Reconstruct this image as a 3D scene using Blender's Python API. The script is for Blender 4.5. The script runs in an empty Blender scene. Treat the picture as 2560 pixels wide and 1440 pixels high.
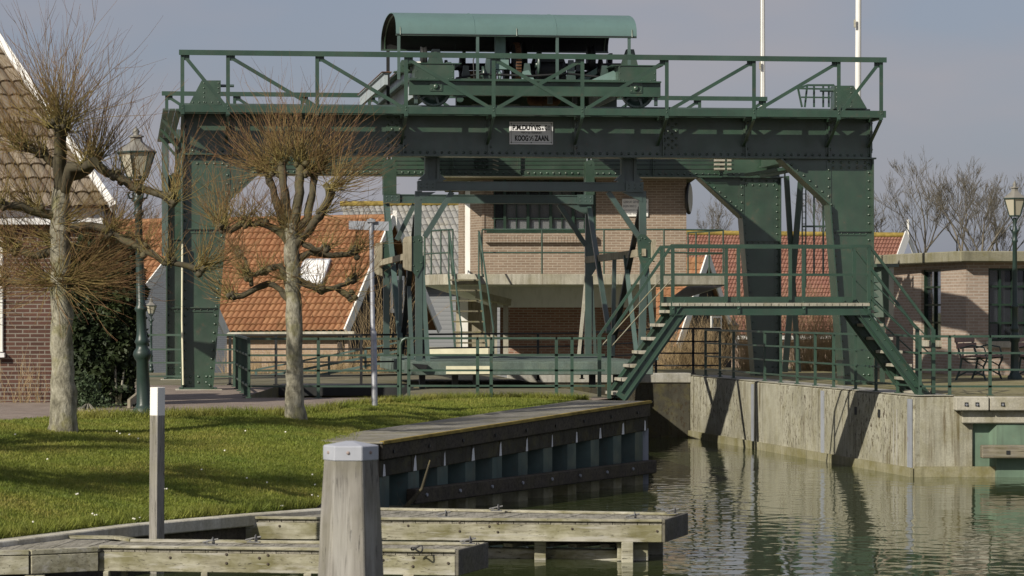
import bpy, math, random
import numpy as np
from mathutils import Vector, Matrix

random.seed(7)
RNG = np.random.default_rng(7)
SC = bpy.context.scene
COL = SC.collection
V = Vector

# ---- picture model: camera at (0,0,CZ) looking along +Y; F = focal length in pixels of the 2560 px photograph
F, HZ, CZ = 7500.0, 775.0, 2.58


def W(px, py, Y):
    return V(((px - 1280) / F * Y, Y, CZ + (HZ - py) / F * Y))


def Gp(px, py, z=1.2):
    Y = (CZ - z) * F / (py - HZ)
    return V(((px - 1280) / F * Y, Y, z))


# gantry frame: u along the front girder, v away from the camera
GL = V((-5.69, 51.75, 0.0))
_a = math.atan2(1.55, 12.09)
UX = V((math.cos(_a), math.sin(_a), 0))
VX = V((-math.sin(_a), math.cos(_a), 0))
ZX = V((0, 0, 1))


def G(u, v, z):
    return GL + UX * u + VX * v + ZX * z


def Gpx(px, v):
    """u of the point at picture column px in the gantry plane at depth v"""
    k = (px - 1280) / F
    p = GL + VX * v
    # (p.x+u*UX.x) = k*(p.y+u*UX.y)
    return (k * p.y - p.x) / (UX.x - k * UX.y)


def Gz(px, py, v):
    u = Gpx(px, v)
    p = G(u, v, 0)
    return CZ + (HZ - py) / F * p.y


def GP(px, py, v):
    return G(Gpx(px, v), v, Gz(px, py, v))


class MB:
    """collects shapes (world coordinates) into one mesh"""

    def __init__(self):
        self.v, self.f, self.uv, self.sm = [], [], [], []

    def face(self, idx, smooth=False, uv=None):
        self.f.append(tuple(idx)); self.sm.append(smooth); self.uv.append(uv)

    def add(self, pts):
        n = len(self.v)
        self.v.extend([tuple(p) for p in pts])
        return n

    def poly(self, pts, smooth=False):
        n = self.add(pts)
        self.face(range(n, n + len(pts)), smooth)

    def hexa(self, c, ax, ay, az):
        """box: centre and three half-axis vectors"""
        c, ax, ay, az = V(c), V(ax), V(ay), V(az)
        if ax.cross(ay).dot(az) < 0:
            ax = -ax
        p = [c + ax * i + ay * j + az * k for k in (-1, 1) for j in (-1, 1) for i in (-1, 1)]
        n = self.add(p)
        for q in ((0, 2, 3, 1), (4, 5, 7, 6), (0, 1, 5, 4), (2, 6, 7, 3), (0, 4, 6, 2), (1, 3, 7, 5)):
            self.face([n + i for i in q])
        return self

    def box(self, x0, x1, y0, y1, z0, z1):
        return self.hexa(((x0 + x1) / 2, (y0 + y1) / 2, (z0 + z1) / 2), ((x1 - x0) / 2, 0, 0), (0, (y1 - y0) / 2, 0), (0, 0, (z1 - z0) / 2))

    def gbox(self, u0, u1, v0, v1, z0, z1):
        return self.hexa(G((u0 + u1) / 2, (v0 + v1) / 2, (z0 + z1) / 2), UX * ((u1 - u0) / 2), VX * ((v1 - v0) / 2), ZX * ((z1 - z0) / 2))

    def beam(self, p0, p1, w, h, up=(0, 0, 1), ext=0.0):
        """bar from p0 to p1; h along 'up' (made square to the bar), w across"""
        p0, p1, up = V(p0), V(p1), V(up)
        d = (p1 - p0)
        L = d.length
        d = d / L
        s = d.cross(up)
        if s.length < 1e-4:
            s = d.cross(V((0, 1, 0)))
        s.normalize()
        t = s.cross(d)
        return self.hexa((p0 + p1) / 2, d * (L / 2 + ext), s * (w / 2), t * (h / 2))

    def prism(self, pts, ext):
        """polygon (3D points) pushed along ext"""
        ext = V(ext)
        pts = [V(p) for p in pts]
        nrm = V((0, 0, 0))
        for i in range(len(pts)):
            nrm += pts[i].cross(pts[(i + 1) % len(pts)])
        if nrm.dot(ext) < 0:
            pts = pts[::-1]
        m = len(pts)
        n = self.add(pts + [p + ext for p in pts])
        self.face([n + i for i in range(m)][::-1])
        self.face([n + m + i for i in range(m)])
        for i in range(m):
            j = (i + 1) % m
            self.face((n + i, n + j, n + m + j, n + m + i))
        return self

    def tube(self, pts, rad, n=8, caps=True, smooth=True, tuv=False):
        pts = [V(p) for p in pts]
        if not hasattr(rad, '__len__'):
            rad = [rad] * len(pts)
        m = len(pts)
        base = len(self.v)
        prev = None
        for i in range(m):
            d = pts[min(i + 1, m - 1)] - pts[max(i - 1, 0)]
            if d.length < 1e-9:
                d = V((0, 0, 1))
            d.normalize()
            if prev is None:
                a = V((0, 0, 1)) if abs(d.z) < 0.9 else V((1, 0, 0))
                s = d.cross(a).normalized()
            else:
                s = (prev - d * prev.dot(d))
                s = s.normalized() if s.length > 1e-6 else d.orthogonal().normalized()
            prev = s
            t = d.cross(s)
            for k in range(n):
                an = 2 * math.pi * k / n
                self.v.append(tuple(pts[i] + (s * math.cos(an) + t * math.sin(an)) * rad[i]))
        for i in range(m - 1):
            for k in range(n):
                k2 = (k + 1) % n
                uv = None
                if tuv:
                    a, b = i / (m - 1), (i + 1) / (m - 1)
                    uv = ((0, a), (0, a), (0, b), (0, b))
                self.face((base + i * n + k, base + i * n + k2, base + (i + 1) * n + k2, base + (i + 1) * n + k), smooth, uv)
        if caps:
            c0 = [base + k for k in range(n)][::-1]
            c1 = [base + (m - 1) * n + k for k in range(n)]
            self.face(c0, False, ((0, 0),) * n if tuv else None)
            self.face(c1, False, ((0, 1),) * n if tuv else None)
        return self

    def cyl(self, p0, p1, r, n=16, r1=None, smooth=True):
        return self.tube([p0, p1], [r, r if r1 is None else r1], n, True, smooth)

    def lathe(self, c, prof, n=16, axis=(0, 0, 1), smooth=True):
        """profile of (radius, height) about an axis through c"""
        ax = V(axis).normalized()
        return self.tube2([(V(c) + ax * h, r) for r, h in prof], ax, n, smooth)

    def tube2(self, rings, ax, n, smooth=True, phase=0.0):
        s = ax.orthogonal().normalized()
        if abs(ax.z) > .99:
            s = V((1, 0, 0))
        t = ax.cross(s)
        base = len(self.v)
        for c, r in rings:
            for k in range(n):
                an = 2 * math.pi * k / n + phase
                self.v.append(tuple(c + (s * math.cos(an) + t * math.sin(an)) * max(r, 1e-4)))
        for i in range(len(rings) - 1):
            for k in range(n):
                k2 = (k + 1) % n
                self.face((base + i * n + k, base + i * n + k2, base + (i + 1) * n + k2, base + (i + 1) * n + k), smooth)
        self.face([base + k for k in range(n)][::-1])
        self.face([base + (len(rings) - 1) * n + k for k in range(n)])
        return self

    def rivet(self, p, nrm, r=.016, n=6):
        p, nrm = V(p), V(nrm).normalized()
        s = nrm.orthogonal().normalized(); t = nrm.cross(s)
        b = len(self.v)
        for rr, h in ((r, 0), (r * .7, r * .55)):
            for k in range(n):
                an = 2 * math.pi * k / n
                self.v.append(tuple(p + (s * math.cos(an) + t * math.sin(an)) * rr + nrm * h))
        self.v.append(tuple(p + nrm * r * .8))
        for k in range(n):
            k2 = (k + 1) % n
            self.face((b + k, b + k2, b + n + k2, b + n + k), True)
            self.face((b + n + k, b + n + k2, b + 2 * n), True)
        return self

    def rivets(self, p0, p1, step, nrm, r=.016):
        p0, p1 = V(p0), V(p1)
        L = (p1 - p0).length
        k = max(1, int(L / step))
        for i in range(k + 1):
            self.rivet(p0.lerp(p1, i / k), nrm, r)
        return self

    def grid(self, P, nu, nv, smooth=True):
        """P(i,j)->point, (nu+1)x(nv+1)"""
        b = len(self.v)
        for j in range(nv + 1):
            for i in range(nu + 1):
                self.v.append(tuple(P(i, j)))
        for j in range(nv):
            for i in range(nu):
                a = b + j * (nu + 1) + i
                self.face((a, a + 1, a + nu + 2, a + nu + 1), smooth)
        return self

    def build(self, name, mat, parent=None, origin=None, bevel=0.0):
        me = bpy.data.meshes.new(name)
        o0 = V((0, 0, 0))
        if parent is not None:
            o0 = WORLD[parent.name]
        if origin is not None:
            o0 = V(origin)
        vs = [(a - o0.x, b - o0.y, c - o0.z) for a, b, c in self.v]
        me.from_pydata(vs, [], self.f)
        me.polygons.foreach_set('use_smooth', np.array(self.sm, dtype=bool))
        # edges beside flat faces stay sharp, so caps do not bend the shading of round sides
        if any(self.sm) and not all(self.sm):
            tot_ = np.empty(len(me.polygons), dtype=np.int32); me.polygons.foreach_get('loop_total', tot_)
            le = np.empty(len(me.loops), dtype=np.int32); me.loops.foreach_get('edge_index', le)
            fl = np.repeat(~np.array(self.sm, dtype=bool), tot_)
            sh = np.zeros(len(me.edges), dtype=bool); sh[le[fl]] = True
            at = me.attributes.new('sharp_edge', 'BOOLEAN', 'EDGE')
            at.data.foreach_set('value', sh)
        # uv in metres: u along the level, v up the face
        lay = me.uv_layers.new(name='m')
        co = np.array(self.v, dtype=np.float64).reshape(-1, 3)
        nl = len(me.loops)
        lv = np.empty(nl, dtype=np.int32); me.loops.foreach_get('vertex_index', lv)
        npoly = len(me.polygons)
        nrm = np.empty(npoly * 3); me.polygons.foreach_get('normal', nrm); nrm = nrm.reshape(-1, 3)
        tot = np.empty(npoly, dtype=np.int32); me.polygons.foreach_get('loop_total', tot)
        t = np.stack([-nrm[:, 1], nrm[:, 0], np.zeros(npoly)], 1)
        ln = np.linalg.norm(t, axis=1)
        flat = ln < 0.05
        t[flat] = (1, 0, 0)
        t /= np.maximum(np.linalg.norm(t, axis=1), 1e-9)[:, None]
        b = np.cross(nrm, t)
        pl = np.repeat(np.arange(npoly), tot)
        c = co[lv]
        uv = np.stack([(c * t[pl]).sum(1), (c * b[pl]).sum(1)], 1)
        if any(u is not None for u in self.uv):
            k = 0
            for fi, u in enumerate(self.uv):
                m = tot[fi]
                if u is not None:
                    uv[k:k + m] = u
                k += m
        lay.data.foreach_set('uv', uv.astype(np.float32).ravel())
        if mat is not None:
            me.materials.append(mat)
        me.update()
        ob = bpy.data.objects.new(name, me)
        COL.objects.link(ob)
        if parent is not None:
            ob.parent = parent
            if origin is not None:
                ob.location = o0 - WORLD[parent.name]
        else:
            ob.location = o0
        WORLD[ob.name] = o0
        if bevel > 0:
            md = ob.modifiers.new('bevel', 'BEVEL')
            md.width = bevel; md.segments = 1; md.limit_method = 'ANGLE'; md.angle_limit = math.radians(50)
        return ob


WORLD = {}


def thing(name, label, cat, loc, group=None):
    o = bpy.data.objects.new(name, None)
    COL.objects.link(o)
    o.location = loc
    o.empty_display_size = .2
    o['label'] = label; o['category'] = cat
    if group:
        o['group'] = group
    WORLD[o.name] = V(loc)
    return o


def tag(o, label, cat, group=None):
    o['label'] = label; o['category'] = cat
    if group:
        o['group'] = group
    return o


def struct(o, label=None):
    o['kind'] = 'structure'
    if label:
        o['label'] = label
    return o


def dup(o, loc, label, parent=None):
    """copy of a thing with its parts and sub-parts"""
    c = o.copy(); COL.objects.link(c)
    if parent is None:
        c.location = loc
        c['label'] = label
    else:
        c.parent = parent
    for ch in list(o.children):
        dup(ch, None, None, c)
    return c


# ---------------------------------------------------------------- materials
def s2l(h):
    """#rrggbb -> linear"""
    h = h.lstrip('#')
    r = [int(h[i:i + 2], 16) / 255 for i in (0, 2, 4)]
    return tuple(c / 12.92 if c <= .04045 else ((c + .055) / 1.055) ** 2.4 for c in r) + (1,)


class NT:
    def __init__(self, name):
        self.m = bpy.data.materials.new(name)
        self.m.use_nodes = True
        self.t = self.m.node_tree
        self.b = self.t.nodes['Principled BSDF']

    def n(self, typ, **kw):
        nd = self.t.nodes.new(typ)
        for k, v in kw.items():
            if k in nd.inputs.keys() if hasattr(nd.inputs, 'keys') else False:
                nd.inputs[k].default_value = v
            else:
                setattr(nd, k, v)
        return nd

    def l(self, a, b):
        self.t.links.new(a, b)

    def coord(self, kind='Object'):
        return self.n('ShaderNodeTexCoord').outputs[kind]

    def mapping(self, vec, scale=(1, 1, 1), loc=(0, 0, 0), rot=(0, 0, 0)):
        mp = self.n('ShaderNodeMapping')
        mp.inputs['Scale'].default_value = scale
        mp.inputs['Location'].default_value = loc
        mp.inputs['Rotation'].default_value = rot
        self.l(vec, mp.inputs['Vector'])
        return mp.outputs[0]

    def noise(self, vec, scale, detail=4, rough=.55, dist=0):
        nd = self.n('ShaderNodeTexNoise')
        nd.inputs['Scale'].default_value = scale
        nd.inputs['Detail'].default_value = detail
        nd.inputs['Roughness'].default_value = rough
        nd.inputs['Distortion'].default_value = dist
        self.l(vec, nd.inputs['Vector'])
        return nd.outputs['Fac']

    def ramp(self, fac, stops):
        r = self.n('ShaderNodeValToRGB')
        e = r.color_ramp.elements
        while len(e) < len(stops):
            e.new(.5)
        for k, (p, c) in enumerate(stops):
            e[k].position = p
            e[k].color = c if len(c) == 4 else tuple(c) + (1,)
        self.l(fac, r.inputs['Fac'])
        return r.outputs['Color']

    def mix(self, fac, a, b, mode='MIX'):
        m = self.n('ShaderNodeMix', data_type='RGBA', blend_type=mode)
        if isinstance(fac, (int, float)):
            m.inputs[0].default_value = fac
        else:
            self.l(fac, m.inputs[0])
        for val, i in ((a, 6), (b, 7)):
            if isinstance(val, (tuple, list)):
                m.inputs[i].default_value = val
            else:
                self.l(val, m.inputs[i])
        return m.outputs[2]

    def math(self, op, a, b=None, clamp=False):
        m = self.n('ShaderNodeMath', operation=op, use_clamp=clamp)
        for val, i in ((a, 0), (b, 1)):
            if val is None:
                continue
            if isinstance(val, (int, float)):
                m.inputs[i].default_value = val
            else:
                self.l(val, m.inputs[i])
        return m.outputs[0]

    def bump(self, h, strength=.5, dist=.01):
        b = self.n('ShaderNodeBump')
        b.inputs['Strength'].default_value = strength
        b.inputs['Distance'].default_value = dist
        self.l(h, b.inputs['Height'])
        self.l(b.outputs[0], self.b.inputs['Normal'])

    def out(self, color=None, rough=.6, metal=0., spec=.5):
        if color is not None:
            if isinstance(color, (tuple, list)):
                self.b.inputs['Base Color'].default_value = color
            else:
                self.l(color, self.b.inputs['Base Color'])
        if isinstance(rough, (int, float)):
            self.b.inputs['Roughness'].default_value = rough
        else:
            self.l(rough, self.b.inputs['Roughness'])
        self.b.inputs['Metallic'].default_value = metal
        self.b.inputs['Specular IOR Level'].default_value = spec
        return self.m


def paint(name, col, rough=.42, vary=.22, rust=0.0, dirt=.25, spec=.5, coat=0.0):
    t = NT(name)
    co = t.coord('Object')
    n1 = t.noise(co, 1.7, 5, .6)
    dark = tuple(c * (1 - vary) for c in col[:3]) + (1,)
    lite = tuple(min(1, c * (1 + vary)) for c in col[:3]) + (1,)
    c = t.ramp(n1, [(.3, dark), (.7, lite)])
    st = t.noise(t.mapping(co, (9, 9, .8)), 1.0, 4, .6)
    c = t.mix(t.math('MULTIPLY', t.ramp(st, [(.5, (0, 0, 0)), (.75, (1, 1, 1))]), dirt), c, (.05, .048, .038, 1))
    if rust > 0:
        rn = t.noise(co, 6, 6, .7)
        c = t.mix(t.math('MULTIPLY', t.ramp(rn, [(.6, (0, 0, 0)), (.68, (1, 1, 1))]), rust), c, (.16, .06, .025, 1))
    t.bump(t.noise(co, 45, 3, .5), .12, .004)
    rr = t.ramp(t.noise(co, 3.0, 4), [(.3, (rough * .8,) * 3), (.7, (min(1, rough * 1.35),) * 3)])
    if coat:
        t.b.inputs['Coat Weight'].default_value = coat
        t.b.inputs['Coat Roughness'].default_value = .35
    return t.out(c, rr, 0, spec)


def brick(name, c1, c2, mortar, w=.22, h=.0625, m=.009, seed=0., stain=.35):
    t = NT(name)
    uv = t.coord('UV')
    b = t.n('ShaderNodeTexBrick')
    b.offset = .5
    for k, val in (('Scale', 1.0), ('Mortar Size', m), ('Mortar Smooth', .15), ('Bias', 0.), ('Brick Width', w), ('Row Height', h)):
        b.inputs[k].default_value = val
    b.inputs['Color1'].default_value = c1
    b.inputs['Color2'].default_value = c2
    b.inputs['Mortar'].default_value = mortar
    mp = t.mapping(uv, (1, 1, 1), (seed, seed * .7, 0))
    t.l(mp, b.inputs['Vector'])
    big = t.noise(uv, .8, 4)
    c = t.mix(t.math('MULTIPLY', t.ramp(big, [(.35, (0, 0, 0)), (.7, (1, 1, 1))]), stain), b.outputs['Color'], tuple(x * .45 for x in c1[:3]) + (1,))
    fine = t.noise(t.mapping(uv, (5, 16, 1)), 1.0, 2)
    c = t.mix(.5, c, t.ramp(fine, [(.2, (.42, .42, .42)), (.8, (.62, .6, .58))]), 'OVERLAY')
    h1 = t.math('SUBTRACT', t.math('MULTIPLY', t.noise(uv, 60, 3), .25), b.outputs['Fac'])
    t.bump(h1, .6, .006)
    return t.out(c, .88, 0, .25)


def concrete(name, base, stain, moss=0.0, holes=0.0, scale=1.0, rough=.85, streak=0.0):
    t = NT(name)
    co = t.coord('Object')
    n1 = t.noise(co, 1.1 * scale, 6, .65)
    c = t.ramp(n1, [(.3, stain), (.65, base)])
    fine = t.noise(co, 40, 4, .7)
    c = t.mix(.55, c, t.ramp(fine, [(.25, (.3, .3, .3)), (.75, (.68, .68, .66))]), 'OVERLAY')
    st = t.noise(t.mapping(co, (5, 5, .35)), 1.3, 5, .65)
    c = t.mix(t.math('MULTIPLY', t.ramp(st, [(.5, (0, 0, 0)), (.72, (1, 1, 1))]), .55), c, tuple(x * .5 for x in stain[:3]) + (1,))
    if streak > 0:
        s1 = t.noise(t.mapping(co, (11, 11, .55), (3, 1, 0)), 1.0, 5, .7)
        s2 = t.noise(t.mapping(co, (1, 1, 1), (5, 5, 2)), .9, 3)
        mk = t.math('MULTIPLY', t.ramp(s1, [(.50, (0, 0, 0)), (.63, (1, 1, 1))]), t.ramp(s2, [(.42, (0, 0, 0)), (.6, (1, 1, 1))]))
        c = t.mix(t.math('MULTIPLY', mk, streak), c, (.095, .07, .032, 1))
    h = fine
    if holes > 0:
        hn = t.noise(t.mapping(co, (9, 9, 5)), 1.6, 5, .75)
        hm = t.noise(co, .55, 2)
        mask = t.math('MULTIPLY', t.ramp(hn, [(.555, (0, 0, 0)), (.60, (1, 1, 1))]), t.ramp(hm, [(.42, (0, 0, 0)), (.55, (1, 1, 1))]))
        c = t.mix(t.math('MULTIPLY', mask, holes), c, (.05, .03, .014, 1))
        h = t.math('SUBTRACT', fine, t.math('MULTIPLY', mask, 1.5))
    if moss > 0:
        mn = t.noise(co, 3.2, 5, .7)
        c = t.mix(t.math('MULTIPLY', t.ramp(mn, [(.48, (0, 0, 0)), (.62, (1, 1, 1))]), moss), c, (.16, .14, .035, 1))
    t.bump(h, .5, .012)
    return t.out(c, rough, 0, .3)


def wood(name, lite, dark, along='x', grain=1.0, green=0.0, rough=.85, white=0.0):
    t = NT(name)
    co = t.coord('Object')
    sc = {'x': (1.2, 22, 22), 'y': (22, 1.2, 22), 'z': (22, 22, 1.2)}[along]
    g = t.noise(t.mapping(co, sc), grain, 5, .65, .4)
    c = t.ramp(g, [(.3, dark), (.55, lite), (.8, tuple(min(1, x * 1.2) for x in lite[:3]) + (1,))])
    bl = t.noise(co, 2.2, 5, .6)
    c = t.mix(t.math('MULTIPLY', t.ramp(bl, [(.42, (0, 0, 0)), (.7, (1, 1, 1))]), .5), c, tuple(x * .55 for x in dark[:3]) + (1,))
    if green > 0:
        gn = t.noise(co, 3.1, 4)
        c = t.mix(t.math('MULTIPLY', t.ramp(gn, [(.45, (0, 0, 0)), (.65, (1, 1, 1))]), green), c, (.11, .10, .02, 1))
    kk = t.noise(t.mapping(co, tuple(q * 3.2 for q in sc)), grain, 3, .7, .8)
    c = t.mix(t.ramp(kk, [(.60, (0, 0, 0)), (.66, (1, 1, 1))]), c, tuple(x * .3 for x in dark[:3]) + (1,))
    if white > 0:
        wn = t.noise(t.mapping(co, tuple(q * .35 for q in sc), (4, 2, 1)), 1.3, 4, .6)
        c = t.mix(t.math('MULTIPLY', t.ramp(wn, [(.54, (0, 0, 0)), (.64, (1, 1, 1))]), white), c, (.48, .465, .43, 1))
    t.bump(g, .6, .008)
    return t.out(c, rough, 0, .3)


def flat(name, col, rough=.6, metal=0., vary=.12, scale=6, spec=.4):
    t = NT(name)
    n = t.noise(t.coord('Object'), scale, 4)
    c = t.ramp(n, [(.3, tuple(x * (1 - vary) for x in col[:3]) + (1,)), (.7, tuple(min(1, x * (1 + vary)) for x in col[:3]) + (1,))])
    return t.out(c, rough, metal, spec)


def tiles(name, c1, c2, moss, mossamt=.3):
    t = NT(name)
    uv = t.coord('UV')
    co = t.coord('Object')
    b = t.n('ShaderNodeTexWhiteNoise', noise_dimensions='2D')
    sn = t.n('ShaderNodeVectorMath', operation='SNAP')
    t.l(uv, sn.inputs[0]); sn.inputs[1].default_value = (.2, .31, 1)
    t.l(sn.outputs[0], b.inputs['Vector'])
    c = t.ramp(b.outputs['Value'], [(.0, c1), (1., c2)])
    n = t.noise(co, 1.2, 5, .7)
    c = t.mix(t.math('MULTIPLY', t.ramp(n, [(.5, (0, 0, 0)), (.7, (1, 1, 1))]), mossamt), c, moss)
    f = t.noise(co, 14, 4, .7)
    c = t.mix(.4, c, t.ramp(f, [(.3, (.35, .35, .35)), (.7, (.62, .62, .62))]), 'OVERLAY')
    return t.out(c, .8, 0, .3)
# ---------------------------------------------------------------- palette
M = {}
M['green'] = paint('green_paint', (.021, .054, .030, 1), .42, .3, .25, .35, 1.0, .8)
M['green_dark'] = paint('dark_green_frame', (.012, .034, .020, 1), .4, .2)
M['bluegrey'] = paint('blue_grey_steel', (.36, .41, .43, 1), .5, .12, .15, .3)
M['green_rail'] = paint('green_rail_paint', (.024, .060, .038, 1), .42, .25, .15, .25, .8, .25)
M['green_grey'] = paint('grey_green_paint', (.043, .076, .064, 1), .38, .25, .1, .3, 1.0, .5)
M['teal'] = paint('canopy_paint', (.104, .175, .168, 1), .6, .05, .0, .1, .35)
M['palegreen'] = paint('pale_green_paint', (.16, .25, .23, 1), .5, .15, .05, .2)
M['teal_rail'] = paint('faded_rail_paint', (.075, .12, .108, 1), .5, .2)
M['black'] = paint('black_steel', (.016, .017, .018, 1), .5, .3)
M['rust'] = flat('rusty_steel', (.13, .065, .035, 1), .9, 0, .5, 9)
M['greysteel'] = paint('grey_steel', (.30, .32, .36, 1), .5, .15, .35)
M['galv'] = flat('galvanised_steel', (.36, .37, .40, 1), .45, .55, .25, 14)
M['white'] = paint('white_paint', (.78, .77, .73, 1), .5, .06, 0, .12)
M['plaster'] = paint('white_plaster', (.78, .78, .80, 1), .8, .04, 0, .15)
M['enamel'] = paint('white_enamel', (.86, .86, .88, 1), .35, .03, .05, .05)
M['offwhite'] = paint('render_white', (.74, .74, .74, 1), .8, .06, 0, .2)
M['lock_conc'] = concrete('quay_concrete', (.41, .395, .32, 1), (.235, .225, .17, 1), .2, .95, 1.0, .85, .8)
M['dark_conc'] = concrete('stained_shaded_concrete', (.075, .07, .052, 1), (.03, .027, .02, 1), .25, .6)  # stains plus the shadow on the basin's back wall, put into the colour
M['coping'] = concrete('coping_concrete', (.42, .41, .38, 1), (.27, .26, .22, 1), .2, 0, 1.6)
M['oldcoping'] = concrete('worn_coping', (.27, .255, .22, 1), (.16, .15, .12, 1), .3, 0, 1.6)
M['slabedge'] = concrete('balcony_concrete', (.46, .44, .37, 1), (.27, .25, .19, 1), .2, 0, 1.2, .85, .5)
M['conc'] = concrete('plain_concrete', (.46, .44, .38, 1), (.30, .28, .22, 1), .3)
M['lightconc'] = concrete('light_concrete', (.62, .60, .53, 1), (.38, .35, .26, 1), .12)
M['platform'] = concrete('green_platform_paint', (.135, .18, .16, 1), (.075, .10, .088, 1), .1, 0, 1.3)
M['slab'] = concrete('mossy_slab', (.20, .185, .13, 1), (.12, .11, .075, 1), .45)
M['yard'] = concrete('worn_turf_and_gravel', (.27, .24, .145, 1), (.16, .15, .07, 1), .7)
M['algae'] = concrete('algae_concrete', (.33, .31, .22, 1), (.19, .175, .09, 1), .45)
M['brick_red'] = brick('dark_red_brick', (.080, .043, .034, 1), (.118, .060, .046, 1), (.23, .21, .18, 1), seed=.3)
M['brick_tan'] = brick('tan_brick', (.215, .160, .118, 1), (.27, .207, .155, 1), (.36, .315, .26, 1), seed=.11, stain=.2)
M['brick_low'] = brick('red_brown_brick', (.26, .135, .095, 1), (.34, .19, .135, 1), (.42, .36, .30, 1), seed=.5, stain=.3)
M['brick_pav'] = brick('pale_brown_brick', (.31, .235, .185, 1), (.38, .30, .245, 1), (.44, .40, .35, 1), seed=.2, stain=.2)
M['brick_light'] = brick('pink_brick', (.30, .205, .145, 1), (.36, .26, .19, 1), (.40, .34, .28, 1), seed=.7)
M['brick_white'] = brick('whitewashed_brick', (.70, .70, .71, 1), (.76, .76, .77, 1), (.62, .62, .63, 1), seed=.2, stain=.05)
M['tile_orange'] = tiles('orange_clay_tile', (.235, .108, .052, 1), (.335, .170, .085, 1), (.15, .10, .045, 1), .55)
M['tile_red'] = tiles('red_clay_tile', (.215, .100, .075, 1), (.275, .138, .102, 1), (.22, .13, .05, 1), .25)
M['tile_grey'] = tiles('grey_tile', (.20, .20, .195, 1), (.30, .295, .275, 1), (.24, .20, .07, 1), .25)
M['tile_brown'] = tiles('weathered_brown_tile', (.13, .105, .08, 1), (.24, .20, .155, 1), (.16, .13, .06, 1), .4)
M['moss'] = flat('ridge_moss', (.27, .20, .05, 1), .95, 0, .4, 5)
M['wood_dark'] = wood('tarred_boards', (.050, .042, .036, 1), (.022, .018, .016, 1), 'z')
M['wood_grey'] = wood('grey_boards', (.26, .27, .28, 1), (.17, .175, .18, 1), 'x')
M['jetty'] = wood('weathered_jetty_wood', (.43, .41, .315, 1), (.23, .21, .145, 1), 'x', 1.0, .65, .85, .55)
M['jetty_deck'] = wood('jetty_deck_wood', (.33, .31, .26, 1), (.17, .16, .13, 1), 'y', 1.0, .2)
M['jetty_end_shaded'] = wood('shaded_end_board', (.15, .14, .12, 1), (.075, .068, .058, 1), 'x', 1.0, .2)  # shade of the sunless jetty ends put into a darker wood colour
M['post'] = wood('silvered_post', (.27, .255, .228, 1), (.165, .155, .135, 1), 'z', .8, .25, .85, .45)
M['cap'] = flat('zinc_cap', (.38, .395, .44, 1), .5, .1, .12, 5)
M['timber'] = wood('creosoted_timber', (.085, .072, .055, 1), (.035, .03, .024, 1), 'x', 1.0, .15)
M['fender'] = wood('fender_timber', (.38, .34, .25, 1), (.22, .19, .13, 1), 'z')
M['oldtimber'] = wood('old_fender_timber', (.23, .205, .155, 1), (.11, .095, .07, 1), 'x', 1.0, .4, .85, .2)
M['bench'] = wood('bench_slat', (.30, .19, .165, 1), (.19, .115, .10, 1), 'x', 1.0, 0, .55)
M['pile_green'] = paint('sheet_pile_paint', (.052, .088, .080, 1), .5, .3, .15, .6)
M['pile_pale'] = paint('quay_pile_paint', (.125, .19, .135, 1), .6, .2, .15, .5)  # paler and greener than the left wall's pile paint
M['limb'] = concrete('limb_bark', (.115, .10, .068, 1), (.05, .043, .028, 1), .3, 0, 3.0, .95)
t = NT('lime_bark')
co = t.coord('Object')
n1 = t.noise(t.mapping(co, (7, 7, 4.5)), 1.0, 5, .7, .6)
c = t.ramp(n1, [(.30, (.075, .068, .05, 1)), (.46, (.22, .205, .155, 1)), (.62, (.36, .34, .27, 1)), (.75, (.44, .43, .36, 1))])
n2 = t.noise(t.mapping(co, (30, 30, 12)), 1.0, 4, .7)
c = t.mix(.6, c, t.ramp(n2, [(.3, (.25, .25, .25)), (.7, (.7, .7, .7))]), 'OVERLAY')
n3 = t.noise(co, 3.0, 4, .6)
c = t.mix(t.math('MULTIPLY', t.ramp(n3, [(.52, (0, 0, 0)), (.66, (1, 1, 1))]), .5), c, (.20, .19, .045, 1))
t.bump(t.math('ADD', n1, n2), .8, .02)
M['bark'] = t.out(c, .95, 0, .2)
M['fascia'] = concrete('roof_edge_concrete', (.30, .285, .22, 1), (.19, .18, .12, 1), .35)
M['soil'] = flat('soil', (.07, .055, .038, 1), 1, 0, .4, 3)
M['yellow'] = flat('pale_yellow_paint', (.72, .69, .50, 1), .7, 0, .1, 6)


def glass(name, col=(.02, .025, .028, 1)):
    t = NT(name)
    t.b.inputs['IOR'].default_value = 1.5
    return t.out(col, .06, 0, .8)


M['glass'] = glass('window_glass')
M['lantern'] = NT('lantern_pane').out((.45, .42, .33, 1), .35, 0, .5)
M['ink'] = NT('black_lettering').out((.012, .012, .013, 1), .6, 0, .3)


def twig_mat(name, c0, c1, c2):
    t = NT(name)
    sx = t.n('ShaderNodeSeparateXYZ')
    t.l(t.coord('UV'), sx.inputs[0])
    c = t.ramp(sx.outputs[1], [(0, c0), (.45, c1), (1, c2)])
    n = t.noise(t.coord('Object'), 5, 3)
    c = t.mix(.6, c, t.ramp(n, [(.3, (.3, .3, .3)), (.7, (.7, .7, .7))]), 'OVERLAY')
    return t.out(c, .7, 0, .3)


M['shoot'] = twig_mat('pollard_shoots', (.235, .195, .07, 1), (.235, .17, .065, 1), (.185, .085, .05, 1))
M['twig'] = twig_mat('bare_twigs', (.10, .09, .072, 1), (.13, .115, .09, 1), (.15, .13, .10, 1))
M['brush'] = twig_mat('dry_shrub_twigs', (.26, .19, .10, 1), (.38, .28, .15, 1), (.44, .33, .19, 1))


def leaf_mat(name, a, b):
    t = NT(name)
    n = t.noise(t.coord('Object'), 2.5, 3)
    c = t.ramp(n, [(.3, a), (.7, b)])
    return t.out(c, .6, 0, .3)


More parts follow.
